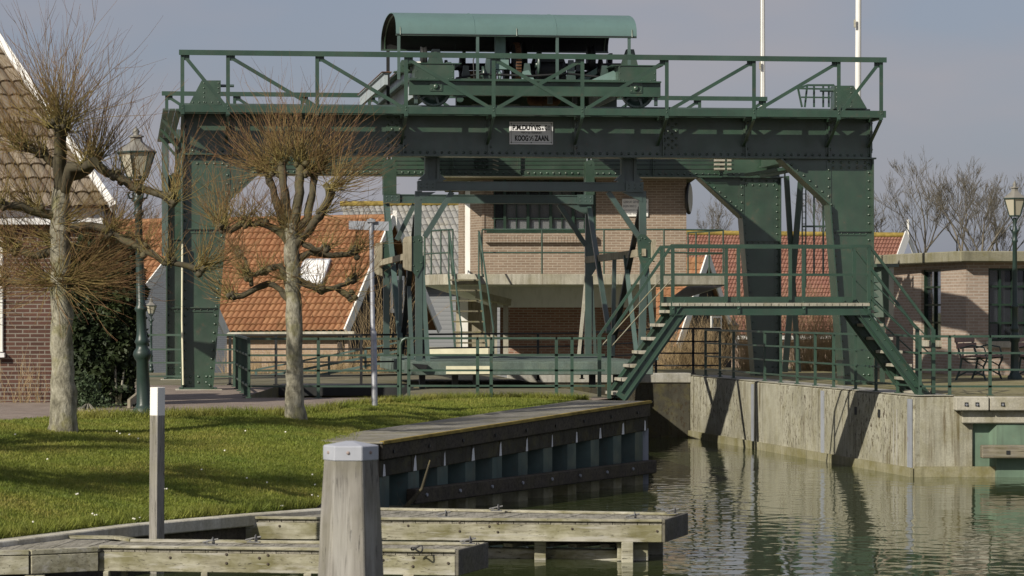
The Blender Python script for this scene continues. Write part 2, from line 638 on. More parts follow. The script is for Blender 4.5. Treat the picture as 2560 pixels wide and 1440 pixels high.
M['yew'] = leaf_mat('conifer_leaves', (.010, .020, .008, 1), (.035, .05, .014, 1))
M['shrubleaf'] = leaf_mat('shrub_leaves', (.03, .05, .02, 1), (.07, .10, .05, 1))

# ---------------------------------------------------------------- sky, sun, camera
AZ, EL = math.radians(43), math.radians(31)
SUN = V((-math.sin(AZ) * math.cos(EL), -math.cos(AZ) * math.cos(EL), math.sin(EL)))
wd = bpy.data.worlds.new('World')
SC.world = wd
wd.use_nodes = True
wt = wd.node_tree
bg = wt.nodes['Background']
sky = wt.nodes.new('ShaderNodeTexSky')
sky.sky_type = 'NISHITA'
sky.sun_disc = False
sky.sun_elevation = EL
sky.sun_rotation = math.atan2(SUN.x, SUN.y)
sky.air_density = 1.0; sky.dust_density = 1.6; sky.ozone_density = 2.0
tc = wt.nodes.new('ShaderNodeTexCoord')
mp = wt.nodes.new('ShaderNodeMapping')
mp.inputs['Scale'].default_value = (4.2, 4.2, 12.0)
mp.inputs['Location'].default_value = (.35, 0, .12)
wt.links.new(tc.outputs['Generated'], mp.inputs[0])
nz = wt.nodes.new('ShaderNodeTexNoise')
nz.inputs['Scale'].default_value = 1.5; nz.inputs['Detail'].default_value = 4; nz.inputs['Roughness'].default_value = .5
wt.links.new(mp.outputs[0], nz.inputs['Vector'])
cr = wt.nodes.new('ShaderNodeValToRGB')
cr.color_ramp.elements[0].position = .40; cr.color_ramp.elements[0].color = (.74, .74, .74, 1)
cr.color_ramp.elements[1].position = .62; cr.color_ramp.elements[1].color = (.92, .92, .92, 1)
wt.links.new(nz.outputs['Fac'], cr.inputs['Fac'])
cc = wt.nodes.new('ShaderNodeValToRGB')     # thin high cloud: from blue grey to warm grey
cc.color_ramp.elements[0].position = .40; cc.color_ramp.elements[0].color = (2.05, 2.15, 2.85, 1)
cc.color_ramp.elements[1].position = .64; cc.color_ramp.elements[1].color = (3.05, 2.95, 3.25, 1)
wt.links.new(nz.outputs['Fac'], cc.inputs['Fac'])
mx = wt.nodes.new('ShaderNodeMix'); mx.data_type = 'RGBA'
wt.links.new(cr.outputs[0], mx.inputs[0])
wt.links.new(sky.outputs[0], mx.inputs[6])
wt.links.new(cc.outputs[0], mx.inputs[7])
wt.links.new(mx.outputs[2], bg.inputs['Color'])
bg.inputs['Strength'].default_value = .116

ld = bpy.data.lights.new('sun', 'SUN')
ld.energy = 5.0
ld.angle = math.radians(.5)
ld.color = (1.0, .93, .80)
lo = bpy.data.objects.new('sun', ld)
lo.rotation_euler = SUN.to_track_quat('Z', 'Y').to_euler()
lo.location = (-20, -20, 25)
COL.objects.link(lo)

cd = bpy.data.cameras.new('camera')
cam = bpy.data.objects.new('camera', cd)
COL.objects.link(cam)
cam.location = (0, 0, CZ)
cam.rotation_euler = (math.pi / 2, 0, 0)
cd.sensor_width = 36
cd.lens = 36 * F / 2560
cd.shift_y = (HZ - 720) / 2560
cd.clip_start = .5
cd.clip_end = 5000
cd.dof.use_dof = True
cd.dof.focus_distance = 52
cd.dof.aperture_fstop = 9
SC.camera = cam
SC.view_settings.view_transform = 'Standard'
SC.view_settings.look = 'None'
SC.view_settings.exposure = 0.0
SC.view_settings.gamma = 1.0
SC.cycles.max_bounces = 6

# ---------------------------------------------------------------- water
t = NT('canal_water')
co = t.coord('Object')
n1 = t.noise(t.mapping(co, (1.0, .8, 1)), 3.6, 1, .4, .25)
n2 = t.noise(t.mapping(co, (1, 1, 1), (7, 3, 0)), .45, 2, .5)
n3 = t.noise(t.mapping(co, (1, 1, 1), (2, 9, 0)), .16, 2, .5)
calm = t.ramp(n3, [(.40, (.45,) * 3), (.60, (1.0,) * 3)])
hgt = t.math('ADD', t.math('MULTIPLY', n1, t.math('MULTIPLY', calm, .0105)), t.math('MULTIPLY', n2, .009))
bp = t.n('ShaderNodeBump')
bp.inputs['Strength'].default_value = 1.0
bp.inputs['Distance'].default_value = 1.0
t.l(hgt, bp.inputs['Height']); t.l(bp.outputs[0], t.b.inputs['Normal'])
t.b.inputs['IOR'].default_value = 1.33
M['water'] = t.out((.048, .060, .024, 1), .03, 0, .5)
m = MB()
m.poly([(-40, -15, 0), (40, -15, 0), (40, 63, 0), (-40, 63, 0)])
struct(m.build('water', M['water']), 'green murky canal water with small ripples')

# far land behind everything, one sheet to the horizon
m = MB()
m.poly([(-1500, 62.9, -.6), (1500, 62.9, -.6), (1500, 3000, -.6), (-1500, 3000, -.6)])
struct(m.build('ground', flat('polder_ground', (.10, .11, .05, 1), 1, 0, .4, .3)))
m = MB()
m.poly([(-1500, -600, -1.2), (1500, -600, -1.2), (1500, 64, -1.2), (-1500, 64, -1.2)])
struct(m.build('canal_bed', M['soil']))

# ---------------------------------------------------------------- grass bank
BL = [(-420, 1402, .45), (0, 1350, .45), (310, 1312, .45), (595, 1287, .45), (790, 1270, .45), (850, 1215, .6), (889, 1099, .95), (1100, 1060, 1.0), (1300, 1027, 1.08), (1482, 1004, 1.17)]
TL = [(-420, 1062, 1.2), (0, 1052, 1.2), (200, 1037, 1.2), (500, 1033, 1.2), (700, 1031, 1.2), (800, 1022, 1.2), (950, 1006, 1.2), (1100, 997, 1.2), (1300, 995, 1.2), (1482, 1001, 1.2)]


def lin(L, px):
    for a, b in zip(L, L[1:]):
        if px <= b[0]:
            k = (px - a[0]) / (b[0] - a[0])
            return tuple(a[i] + (b[i] - a[i]) * k for i in range(3))
    return L[-1]


def bankP(px, k):
    b = Gp(*lin(BL, px)); tt = Gp(*lin(TL, px))
    p = b.lerp(tt, k)
    wdt = (tt - b).length
    p.z += math.sin(math.pi * k) * .012 * wdt + .03 * math.sin(p.x * 1.7 + p.y) * math.sin(math.pi * k)
    return p


m = MB()
m.grid(lambda i, j: bankP(-420 + 1902 * i / 120, j / 40), 120, 40)
g0 = NT('bank_turf')
cc_ = g0.noise(g0.coord('Object'), .9, 5, .6)
M['turf'] = g0.out(g0.ramp(cc_, [(.3, (.09, .125, .016, 1)), (.7, (.16, .18, .03, 1))]), 1, 0, .1)
struct(m.build('bank', M['turf']))

# grass blades
t = NT('grass_blades')
n = t.noise(t.coord('Object'), .75, 5, .65)
n2 = t.noise(t.coord('Object'), 5, 5, .75)
sx = t.n('ShaderNodeSeparateXYZ'); t.l(t.coord('UV'), sx.inputs[0])
c = t.ramp(n, [(.3, (.128, .198, .030, 1)), (.5, (.220, .250, .046, 1)), (.72, (.335, .295, .085, 1))])
c = t.mix(.85, c, t.ramp(n2, [(.3, (.22, .24, .2)), (.7, (.72, .70, .62))]), 'OVERLAY')
c = t.mix(t.math('MULTIPLY', sx.outputs[0], .25), c, (.26, .23, .09, 1))
tr = t.n('ShaderNodeBsdfTranslucent')
t.l(c, tr.inputs[0])
ms = t.n('ShaderNodeMixShader'); ms.inputs[0].default_value = .3
M['grass'] = t.out(c, .6, 0, .25)
t.l(t.b.outputs[0], ms.inputs[1]); t.l(tr.outputs[0], ms.inputs[2])
t.l(ms.outputs[0], t.t.nodes['Material Output'].inputs['Surface'])


def blades(pts, hmin, hmax, wid, name, mat):
    k = len(pts)
    pts = np.array(pts)
    a = RNG.uniform(0, 2 * math.pi, k)
    h = RNG.uniform(hmin, hmax, k)
    le = RNG.uniform(.25, 1.0, k) * h
    la = RNG.uniform(0, 2 * math.pi, k)
    w = wid * RNG.uniform(.6, 1.3, k)
    s = np.stack([np.cos(a) * w, np.sin(a) * w, np.zeros(k)], 1)
    tip = pts + np.stack([np.cos(la) * le, np.sin(la) * le, h], 1)
    vs = np.stack([pts - s, pts + s, tip], 1).reshape(-1, 3)
    me = bpy.data.meshes.new(name)
    me.vertices.add(3 * k); me.vertices.foreach_set('co', vs.astype(np.float32).ravel())
    me.loops.add(3 * k); me.loops.foreach_set('vertex_index', np.arange(3 * k, dtype=np.int32))
    me.polygons.add(k)
    me.polygons.foreach_set('loop_start', np.arange(0, 3 * k, 3, dtype=np.int32))
    me.polygons.foreach_set('loop_total', np.full(k, 3, dtype=np.int32))
    lay = me.uv_layers.new(name='m')
    r = np.repeat(RNG.uniform(0, 1, k), 3)
    lay.data.foreach_set('uv', np.stack([r, np.tile([0, 0, 1.0], k)], 1).astype(np.float32).ravel())
    me.materials.append(mat)
    me.update(); me.validate()
    o = bpy.data.objects.new(name, me)
    COL.objects.link(o)
    return o


def bank_points(k):
    out = []
    while len(out) < k:
        px = random.uniform(-160, 1478)
        b, tt = lin(BL, px), lin(TL, px)
        kk = random.random()
        p = bankP(px, kk)
        # even density over the ground
        if random.random() < min(1.0, (b[1] - tt[1]) / 320 * .9 + .1):
            out.append(tuple(p))
    return out


gr = blades(bank_points(125000), .012, .036, .006, 'grass', M['grass'])
gr['kind'] = 'stuff'; gr['label'] = 'short green grass on the sloping bank'; gr['category'] = 'grass'
# longer fringe along the path edge
fr = []
for k in range(9000):
    px = random.uniform(150, 1470)
    p = bankP(px, random.uniform(.93, 1.0)); fr.append(tuple(p))
for k in range(5000):
    px = random.uniform(-160, 890)
    fr.append(tuple(bankP(px, random.uniform(0.0, .03))))
fo = blades(fr, .05, .13, .006, 'grass_fringe', M['grass'])
fo['kind'] = 'stuff'; fo['label'] = 'longer grass along the edges of the bank'; fo['category'] = 'grass'
# daisies
m = MB()
for px, py in ((45, 1118), (293, 1109), (303, 1117), (320, 1119), (339, 1131), (196, 1251), (228, 1293), (238, 1296), (330, 1305), (344, 1306), (508, 1279), (84, 1315), (722, 1112), (505, 1200), (625, 1211), (667, 1219), (795, 1221), (786, 1244), (793, 1247), (774, 1200), (610, 1105), (700, 1290), (120, 1180), (410, 1240), (560, 1150)):
    b, tt = lin(BL, px), lin(TL, px)
    k = min(.98, max(.02, (b[1] - py) / (b[1] - tt[1])))
    p = bankP(px, k ** 1.25)
    for q in range(random.choice((1, 1, 2))):
        c = p + V((random.uniform(-.04, .04), random.uniform(-.08, .08), .04))
        m.tube2([(c, .009), (c + V((0, 0, .005)), .012), (c + V((0, 0, .010)), .005)], V((0, -.5, .85)).normalized(), 7)
d = m.build('daisies', flat('daisy_petals', (.8, .78, .66, 1), .7, 0, .05))
d['kind'] = 'stuff'; d['label'] = 'scattered white daisies in the grass'; d['category'] = 'flowers'

# ---------------------------------------------------------------- left quay: path, plateau, trench
t = NT('path_pavers')
uv = t.coord('UV')
b = t.n('ShaderNodeTexBrick')
for k_, v_ in (('Scale', 1.), ('Mortar Size', .006), ('Brick Width', .21), ('Row Height', .105)):
    b.inputs[k_].default_value = v_
b.inputs['Color1'].default_value = (.22, .175, .15, 1); b.inputs['Color2'].default_value = (.30, .25, .22, 1); b.inputs['Mortar'].default_value = (.12, .11, .09, 1)
t.l(t.mapping(uv, (1, 1, 1), (0, 0, 0), (0, 0, .4)), b.inputs['Vector'])
n = t.noise(uv, 1.3, 4)
M['pavers'] = t.out(t.mix(.5, b.outputs['Color'], t.ramp(n, [(.3, (.38, .37, .36)), (.7, (.62, .6, .56))]), 'OVERLAY'), .9, 0, .2)
m = MB()
tl = [Gp(*q) for q in TL]
m.poly(tl + [V((1.65, 47.2, 1.2)), V((-30, 47.2, 1.2)), V((-30, tl[0].y, 1.2))])
m.poly([(-30, 47.2, 1.2), (-4.25, 47.2, 1.2), (-4.25, 55.0, 1.2), (-30, 55.0, 1.2)])
struct(m.build('path', M['pavers']))
m = MB()
m.poly([(-1.75, 47.2, 1.2), (1.65, 47.2, 1.2), (.62, 55, 1.2), (-1.75, 55, 1.2)])
m.poly([(-30, 55, 1.2), (.62, 55, 1.2), (-.05, 60.6, 1.2), (-.6, 66, 1.2), (-30, 66, 1.2)])
m.poly([(-4.25, 47.2, 1.2), (-4.25, 47.2, -.3), (-4.25, 55, -.3), (-4.25, 55, 1.2)])
m.poly([(-1.75, 55, 1.2), (-1.75, 55, -.3), (-1.75, 47.2, -.3), (-1.75, 47.2, 1.2)])
m.poly([(-4.25, 47.2, 1.2), (-1.75, 47.2, 1.2), (-1.75, 47.2, -.3), (-4.25, 47.2, -.3)][::-1])
m.poly([(-4.25, 55, 1.2), (-1.75, 55, 1.2), (-1.75, 55, -.3), (-4.25, 55, -.3)])
m.poly([(1.65, 47.2, 1.2), (1.65, 47.2, -1.), (-.05, 60.6, -1.), (-.05, 60.6, 1.2)])
m.poly([(1.99, 44.5, 1.17), (1.99, 44.5, -1.), (1.65, 47.2, -1.), (1.65, 47.2, 1.2)])
m.poly([(-30, 66, 1.2), (-.6, 66, 1.2), (-.6, 66.3, -1.3), (-30, 66.3, -1.3)])
struct(m.build('quay', M['slab']))
# right quay top
m = MB()
m.poly([(6.2, 46.4, 1.25), (30, 46.9, 1.25), (40, 90, 1.25), (-.6, 66, 1.25), (-.05, 61, 1.25), (3.58, 61, 1.25)])
struct(m.build('quay_yard', M['yard']))

# ---------------------------------------------------------------- right concrete quay wall
wall = thing('quay_wall', 'weathered concrete lock wall with rusty pitting and long shadows, right of the water', 'wall', (6.2, 46.4, 0))
A_, B_ = V((6.2, 46.4, 0)), V((3.58, 61, 0))
wdv = (B_ - A_).normalized()
nin = V((wdv.y, -wdv.x, 0))           # into the land (right)
if nin.x < 0:
    nin = -nin


def wallp(s, off, z):
    return A_ + wdv * s - nin * off + V((0, 0, z))


Lw = (B_ - A_).length
m = MB()
m.prism([wallp(0, 0, -1), wallp(Lw, 0, -1), wallp(Lw, 0, 1.255), wallp(0, 0, 1.255)], nin * .7)
m.build('wall_face', M['lock_conc'], wall, None, .035)
m = MB()
m.prism([wallp(-.02, .05, -1), wallp(Lw, .05, -1), wallp(Lw, .05, .14), wallp(-.02, .05, .14)], nin * .049)
m.build('footing', M['algae'], wall)
m = MB()
m.prism([wallp(.06, -.06, 1.2555), wallp(Lw, -.06, 1.2555), wallp(Lw, -.06, 1.2595), wallp(.06, -.06, 1.2595)], nin * .64)
m.build('wall_top', M['coping'], wall)
for s, w_ in ((.02, .20), (4.9, .16), (9.6, .13)):
    m = MB()
    m.prism([wallp(s, .022, -.5), wallp(s + w_, .022, -.5), wallp(s + w_, .022, 1.20), wallp(s, .022, 1.20)], nin * .02)
    m.build('steel_strip', M['greysteel'], wall)
for s in (1.75, 3.05):
    m = MB()
    p = wallp(s, .002, .92)
    m.beam(p - wdv * .06, p + wdv * .06, .01, .13)
    m.build('recess_shade', M['black'], wall)  # flat black plate on the wall face paints a hollow's shade
m = MB()
for s in (.95, .78):
    m.prism([wallp(s, .012, -.5), wallp(s + .03, .012, -.5), wallp(s + .03, .012, 1.02), wallp(s, .012, 1.02)], nin * .01)
m.build('joint_trim', M['coping'], wall)
# back wall of the basin
bw = thing('basin_wall', 'stained concrete wall, colour darkened for its shade, across the back of the lock basin', 'wall', (1.8, 61, 0))
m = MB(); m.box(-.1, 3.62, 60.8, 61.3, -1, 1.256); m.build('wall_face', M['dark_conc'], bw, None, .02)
m = MB(); m.box(-.1, 3.64, 60.76, 61.4, 1.10, 1.30); m.build('coping', M['coping'], bw, None, .02)

# front of the right quay: concrete, then timber and sheet piles
fr = thing('stone_quay', 'concrete quay front with timber capping and green sheet piles at the right edge', 'wall', (8, 46.5, 0))
x1 = (2415 - 1280) / F * 46.5
m = MB(); m.box(6.24, x1 + .1, 46.42, 47.2, -1, 1.245); m.build('wall_face', M['lock_conc'], fr, None, .02)
m = MB(); m.box(6.22, 14, 46.36, 46.44, -1, .16); m.build('footing', M['algae'], fr)
m = MB(); m.box(x1 + .02, 14, 46.48, 46.9, -.9, .92)
for k in range(5):
    xx = x1 + .35 + k * 1.05
    m.prism([(xx, 46.48, -.9), (xx + .1, 46.33, -.9), (xx + .62, 46.33, -.9), (xx + .72, 46.48, -.9)], (0, 0, 1.8))
m.build('sheet_piles', M['pile_pale'], fr)
xa = (2388 - 1280) / F * 46.2
xm = (2473 - 1280) / F * 46.2
for q0, q1 in ((xa, xm - .008), (xm + .008, 14)):
    m = MB(); m.box(q0, q1, 46.14, 46.6, 1.03, 1.245); m.build('capping_timber', M['conc'], fr, None, .015)
for q in (2417, 2444, 2508):
    xx = (q - 1280) / F * 46.1
    m = MB(); m.box(xx - .028, xx + .028, 46.132, 46.15, 1.10, 1.16); m.build('bolt_recess_shade', M['black'], fr)  # black plate paints the shade of the hollow behind the bolt
    m = MB(); m.cyl((xx, 46.137, 1.125), (xx, 46.11, 1.125), .017, 8); m.build('bolt', M['galv'], fr)
m = MB(); m.box(xa + .12, 14, 46.28, 46.6, .83, 1.028); m.build('ledge', M['conc'], fr, None, .015)
m = MB(); xx = (2455 - 1280) / F * 46.1; m.box(xx, 14, 46.08, 46.30, .30, .50); m.build('fender_timber', M['oldtimber'], fr, None, .015)
m = MB(); xx = (2520 - 1280) / F * 46.1; m.box(xx - .03, xx + .03, 46.072, 46.09, .36, .42); m.build('bolt_recess_shade', M['black'], fr)  # shaded bolt hollow painted as a black plate

# ---------------------------------------------------------------- left sheet pile wall
sp = thing('sheet_pile_wall', 'dark steel sheet pile wall with concrete coping and timber waler below the grass', 'wall', (-1.6, 36.7, 0))
P0, P1 = V((-1.62, 36.66, .94)), V((2.02, 44.52, 1.2))
dh = V((P1.x - P0.x, P1.y - P0.y, 0)).normalized()
nw = V((dh.y, -dh.x, 0))          # to the water
Ls = V((P1.x - P0.x, P1.y - P0.y, 0)).length


def sw(s, off, dz):
    """along the wall, off = towards the water, dz below the coping line"""
    p = P0.lerp(P1, s / Ls)
    return p + nw * off + V((0, 0, dz))


def band(mb, s0, s1, o0, o1, d0, d1):
    mb.prism([sw(s0, o0, d0), sw(s0, o0, d1), sw(s1, o0, d1), sw(s1, o0, d0)], nw * (o1 - o0))


m = MB(); m.prism([sw(0, .04, -.195), sw(Ls, .04, -.195), sw(Ls, .04, 0), sw(0, .04, 0)], -nw * .42)
m.build('capping_beam', M['timber'], sp, None, .012)
m = MB(); m.prism([sw(-.02, .055, .004), sw(Ls + .04, .055, .004), sw(Ls + .04, .055, .028), sw(-.02, .055, .028)], -nw * 1.2)
m.build('coping', M['oldcoping'], sp, None, .006)
m = MB(); m.prism([sw(0, .055, .0285), sw(Ls, .055, .0285), sw(Ls, .005, .0290), sw(0, .005, .0290)], V((0, 0, .010)))
m.prism([sw(0, .0555, .0), sw(Ls, .0555, .0), sw(Ls, .0555, .033), sw(0, .0555, .033)], nw * .006)
m.build('moss_line', M['moss'], sp)
nb = 10
for k in range(nb):
    s0, s1 = Ls * k / nb + .006, Ls * (k + 1) / nb - .006
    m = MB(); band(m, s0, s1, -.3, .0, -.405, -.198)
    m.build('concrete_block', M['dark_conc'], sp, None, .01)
for k in range(11):
    s = .12 + k * (Ls - .25) / 10
    m = MB()
    w_ = random.uniform(.02, .05)
    m.prism([sw(s - w_, .003, -.40), sw(s + w_, .003, -.40), sw(s + w_ * .45, .003, random.uniform(-.26, -.2)), sw(s - w_ * .4, .003, -.25)], nw * .003)
    m.build('lime_streak', M['offwhite'], sp)
# corrugated piles, top just under the concrete, running down to the bed
m = MB()
per = .82
prof = []
s = 0
while s < Ls:
    for ds, o in ((0, -.02), (.30, -.02), (.38, -.24), (.72, -.24)):
        prof.append((min(s + ds, Ls), o))
    s += per
prof.append((Ls, -.02))
for (sa, oa), (sb, ob) in zip(prof, prof[1:]):
    if sb - sa < 1e-6:
        continue
    a0, b0 = sw(sa, oa, -.402), sw(sb, ob, -.402)
    n0 = m.add([a0, b0, V((b0.x, b0.y, -.9)), V((a0.x, a0.y, -.9))])
    m.face([n0 + 3, n0 + 2, n0 + 1, n0])
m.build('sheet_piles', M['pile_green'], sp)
zw = .35
m = MB()
a0, a1 = sw(.72, 0, 0), sw(Ls, 0, 0)
for a, b in ((a0, a1),):
    a = V((a.x, a.y, zw - .09)); b = V((b.x, b.y, zw - .09))
    m.beam(a + nw * .07, b + nw * .07, .14, .19)
m.build('waler', M['timber'], sp, None, .012)
for k in range(8):
    p = sw(1.0 + k * .96, 0, 0); p = V((p.x, p.y, zw - .08)) + nw * .142
    m = MB(); m.cyl(p, p + nw * .02, .022, 8); m.build('bolt', M['greysteel'], sp)
for k in range(9):
    p = sw(.3 + k * .98, .042, -.11)
    m = MB(); m.cyl(p, p + nw * .015, .022, 8); m.build('bolt', M['black'], sp)
m = MB()
p = sw(Ls - .02, -.02, 0)
m.prism([V((p.x - .09, p.y - .02, -.9)), V((p.x + .03, p.y - .02, -.9)), V((p.x + .03, p.y + .1, -.9)), V((p.x - .09, p.y + .1, -.9))], (0, 0, 1.72))
m.build('corner_post', M['greysteel'], sp)
# algae band at the water line
m = MB()
for (sa, oa), (sb, ob) in zip(prof, prof[1:]):
    if sb - sa < 1e-6:
        continue
    a0, b0 = sw(sa, oa + .004, 0), sw(sb, ob + .004, 0)
    n0 = m.add([V((a0.x, a0.y, .14)), V((b0.x, b0.y, .14)), V((b0.x, b0.y, -.5)), V((a0.x, a0.y, -.5))])
    m.face([n0 + 3, n0 + 2, n0 + 1, n0])
m.build('tide_band', M['algae'], sp)

# end of the grass bank towards the water, hidden side of the wall
m = MB()
e0, e1 = Gp(790, 1270, .45), V((-1.62, 36.66, .94))
m.poly([e0 + V((0, .02, 0)), e1 + V((0, .02, 0)), V((e1.x, e1.y + .02, -1)), V((e0.x, e0.y + .02, -1))])
struct(m.build('bank_end', M['soil']))
# kerb at the foot of the bank
kb = MB()
KL = [(-420, 1402), (0, 1350), (310, 1312), (595, 1287), (800, 1272)]
kp = [Gp(a, b, .45) for a, b in KL]
for a, b in zip(kp, kp[1:]):
    d_ = (b - a).normalized(); nn = V((d_.y, -d_.x, 0))
    kb.prism([a + V((0, 0, .01)), b + V((0, 0, .01)), b + nn * .20 + V((0, 0, .01)), a + nn * .20 + V((0, 0, .01))], (0, 0, -.12))
kerb = thing('kerb', 'rough pale concrete kerb along the foot of the grass bank', 'kerb', kp[1])
kb.build('kerb_stone', M['lightconc'], kerb, None, .01)
kb = MB()
for a, b in zip(kp, kp[1:]):
    d_ = (b - a).normalized(); nn = V((d_.y, -d_.x, 0))
    kb.prism([a + nn * .03 + V((0, 0, -.112)), b + nn * .03 + V((0, 0, -.112)), b + nn * .12 + V((0, 0, -.112)), a + nn * .12 + V((0, 0, -.112))], (0, 0, -1))
kb.build('retaining_board', M['timber'], kerb)
# ================================================================ gantry crane
LG = 12.19           # length of the girders
DG = 7.6             # depth between the two girders
ZB, ZT, ZR = 5.27, 6.0, 6.97
gan = thing('gantry_crane', 'large dark green riveted steel portal gantry standing over the lock basin on four tapered legs', 'gantry', G(LG / 2, 0, 1.2))
FN = -VX             # normal of the faces we look at


def girder(v0, name):
    m = MB()
    m.gbox(.0, LG, v0 + .05, v0 + .30, ZB + .02, ZT - .02)
    m.gbox(-.06, LG + .06, v0 - .06, v0 + .40, ZB - .012, ZB + .016)
    m.gbox(0, LG, v0 - .02, v0 + .38, ZT - .03, ZT)
    g = m.build(name, M['green'], gan)
    m = MB()
    m.gbox(0, LG, v0 + .034, v0 + .049, ZB + .018, ZB + .10)
    m.rivets(G(.06, v0 + .034, ZB + .06), G(LG - .06, v0 + .034, ZB + .06), .127, FN, .026)
    us = [Gpx(p, v0) for p in (460, 572)] + [Gpx(p, 0) for p in (1008, 1222, 1437, 1658, 1865, 2072, 2176)]
    if v0 > 1:
        us = [k * LG / 9 + .1 for k in range(10)]
    for k, u in enumerate(us):
        m.gbox(u - .045, u + .045, v0 + .03, v0 + .049, ZB + .10, ZT - .03)
        m.gbox(u - .012, u + .012, v0 - .03, v0 + .03, ZB + .02, ZT - .03)
        m.rivets(G(u + .03, v0 + .03, ZB + .16), G(u + .03, v0 + .03, ZT - .1), .13, FN, .026)
    for pc in (985, 1676):
        u = Gpx(pc, v0) if v0 < 1 else LG * .5
        m.gbox(u - .14, u + .14, v0 + .036, v0 + .049, ZB + .10, ZT - .03)
        for q in range(5):
            for w_ in (-.10, -.03, .04, .11):
                m.rivet(G(u + w_, v0 + .036, ZB + .17 + q * .12 + (.05 if w_ in (-.03, .11) else 0)), FN, .026)
    m.build('stiffener', M['green'], g)
    m = MB()
    m.gbox(0, LG, v0 + .14, v0 + .22, ZT, ZT + .11)
    m.gbox(0, LG, v0 + .15, v0 + .21, ZT + .11, ZT + .16)
    m.build('rail', M['green_grey'], g)
    return g


girder(0, 'girder')
girder(DG, 'girder')


def leg(v0, mirror):
    def U(u):
        return LG - u if mirror else u - (.17 if v0 > 1 else 0)

    def P(u, z, v):
        return G(U(u), v0 + v, z)
    zb = 1.23
    web = [(0, zb), (.52, zb), (.78, 4.45), (1.66, ZB - .015), (0, ZB - .015)]
    m = MB()
    m.prism([P(u, z, .045) for u, z in web], VX * .27)
    # flanges along the edges
    for (u0, z0), (u1, z1) in (((0, zb), (0, ZB - .015)), ((.52, zb), (.78, 4.45)), ((.78, 4.45), (1.66, ZB - .015))):
        m.beam(P(u0, z0, .155), P(u1, z1, .155), .024, .47, up=VX)
    m.gbox(U(-.05) if not mirror else U(.60), U(.60) if not mirror else U(-.05), v0 - .07, v0 + .42, zb - .02, zb + .012)
    o = m.build('leg', M['green'], gan)
    m = MB()
    # angle strips and rivets
    def strip(a, b, w, off):
        m.beam(P(a[0], a[1], .038), P(b[0], b[1], .038), .012, w, up=(UX if True else ZX))
        m.rivets(P(a[0] + off, a[1], .032), P(b[0] + off, b[1], .032), .145, FN, .025)
    strip((.055, zb + .05), (.055, ZB - .1), .085, 0)
    strip((.475, zb + .05), (.735, 4.45), .085, 0)
    strip((.78, 4.45), (.78, ZB - .05), .085, 0)
    d = V((.88, ZB - 4.46)).normalized()
    nn = V((-d[1], d[0]))
    a = V((.82, 4.55)) + nn * .05; b = V((1.60, ZB - .06)) + nn * .05
    m.beam(P(a.x, a.y, .038), P(b.x, b.y, .038), .012, .085, up=UX)
    m.rivets(P(a.x, a.y, .032), P(b.x, b.y, .032), .13, FN, .025)
    for z in (3.98, 2.62):
        w_ = .52 + (z - zb) / (4.45 - zb) * .26
        m.beam(P(.02, z, .02), P(w_ - .02, z, .02), .05, .018)
        m.beam(P(.03, z - .04, .036), P(w_ - .03, z - .04, .036), .01, .07)
        m.rivets(P(.1, z - .04, .031), P(w_ - .08, z - .04, .031), .1, FN, .016)
    m.rivets(P(.12, ZB - .07, .045), P(.7, ZB - .07, .045), .13, FN, .025)
    m.rivets(P(.12, ZB - .16, .045), P(.7, ZB - .16, .045), .13, FN, .025)
    for z in (zb + .10, zb + .20):
        m.rivets(P(.14, z, .045), P(.42, z, .045), .1, FN, .025)
    m.build('riveted_angle', M['green'], o)
    m = MB()
    u0, u1 = (U(-.12), U(.70)) if not mirror else (U(.70), U(-.12))
    m.gbox(u0, u1, v0 - .16, v0 + .5, 1.1, 1.212)
    m.build('plinth', M['conc'], o, None, .02)


for v0 in (0, DG):
    for mi in (False, True):
        leg(v0, mi)

# end girders between front and rear, along the depth
for u in (.15, LG - .40):
    m = MB()
    m.gbox(u, u + .25, .42, DG - .06, ZB + .22, ZT - .06)
    m.gbox(u - .05, u + .30, .42, DG - .06, ZB + .18, ZB + .22)
    m.build('end_girder', M['green'], gan)
# cross braces beside the right legs
m = MB(); m.beam(GP(2003, 440, 4.0), GP(1962, 930, 4.0), .05, .11, up=UX); m.build('leg_brace', M['green'], gan)
m = MB(); m.beam(GP(1966, 440, 4.1), GP(1996, 930, 4.1), .05, .10, up=UX); m.build('leg_brace', M['green'], gan)
m = MB(); m.beam(GP(1868, 437, 5.5), GP(1972, 421, 2.4), .10, .06); m.build('leg_brace', M['green_rail'], gan)
m = MB(); m.beam(GP(1905, 441, 5.3), GP(1985, 425, 2.4), .08, .05); m.build('leg_brace', M['green'], gan)
for u in (.3, ):
    m = MB(); m.beam(G(u, .4, 5.2), G(u, 4, 1.4), .09, .09); m.build('leg_brace', M['green'], gan)
    m = MB(); m.beam(G(u, 7.6, 5.2), G(u, 4, 1.4), .09, .09); m.build('leg_brace', M['green'], gan)
# access ladder with bars, hanging at the right end
m = MB()
for px, y0, y1 in ((2005.5, 425, 719), (2014.5, 425, 719)):
    m.beam(GP(px, y0, 3.6), GP(px, y1, 3.6), .022, .022, up=UX)
for y in range(440, 715, 15):
    m.beam(GP(2005.5, y, 3.6), GP(2014.5, y, 3.6), .015, .015)
m.build('ladder', M['green'], gan)
m = MB()
for px in (2035, 2058, 2074):
    m.beam(GP(px, 425, 3.3), GP(px, 684, 3.3), .03, .03, up=UX)
m.beam(GP(2005, 566, 3.3), GP(2075, 566, 3.3), .04, .035)
m.build('ladder_guard', M['green'], gan)


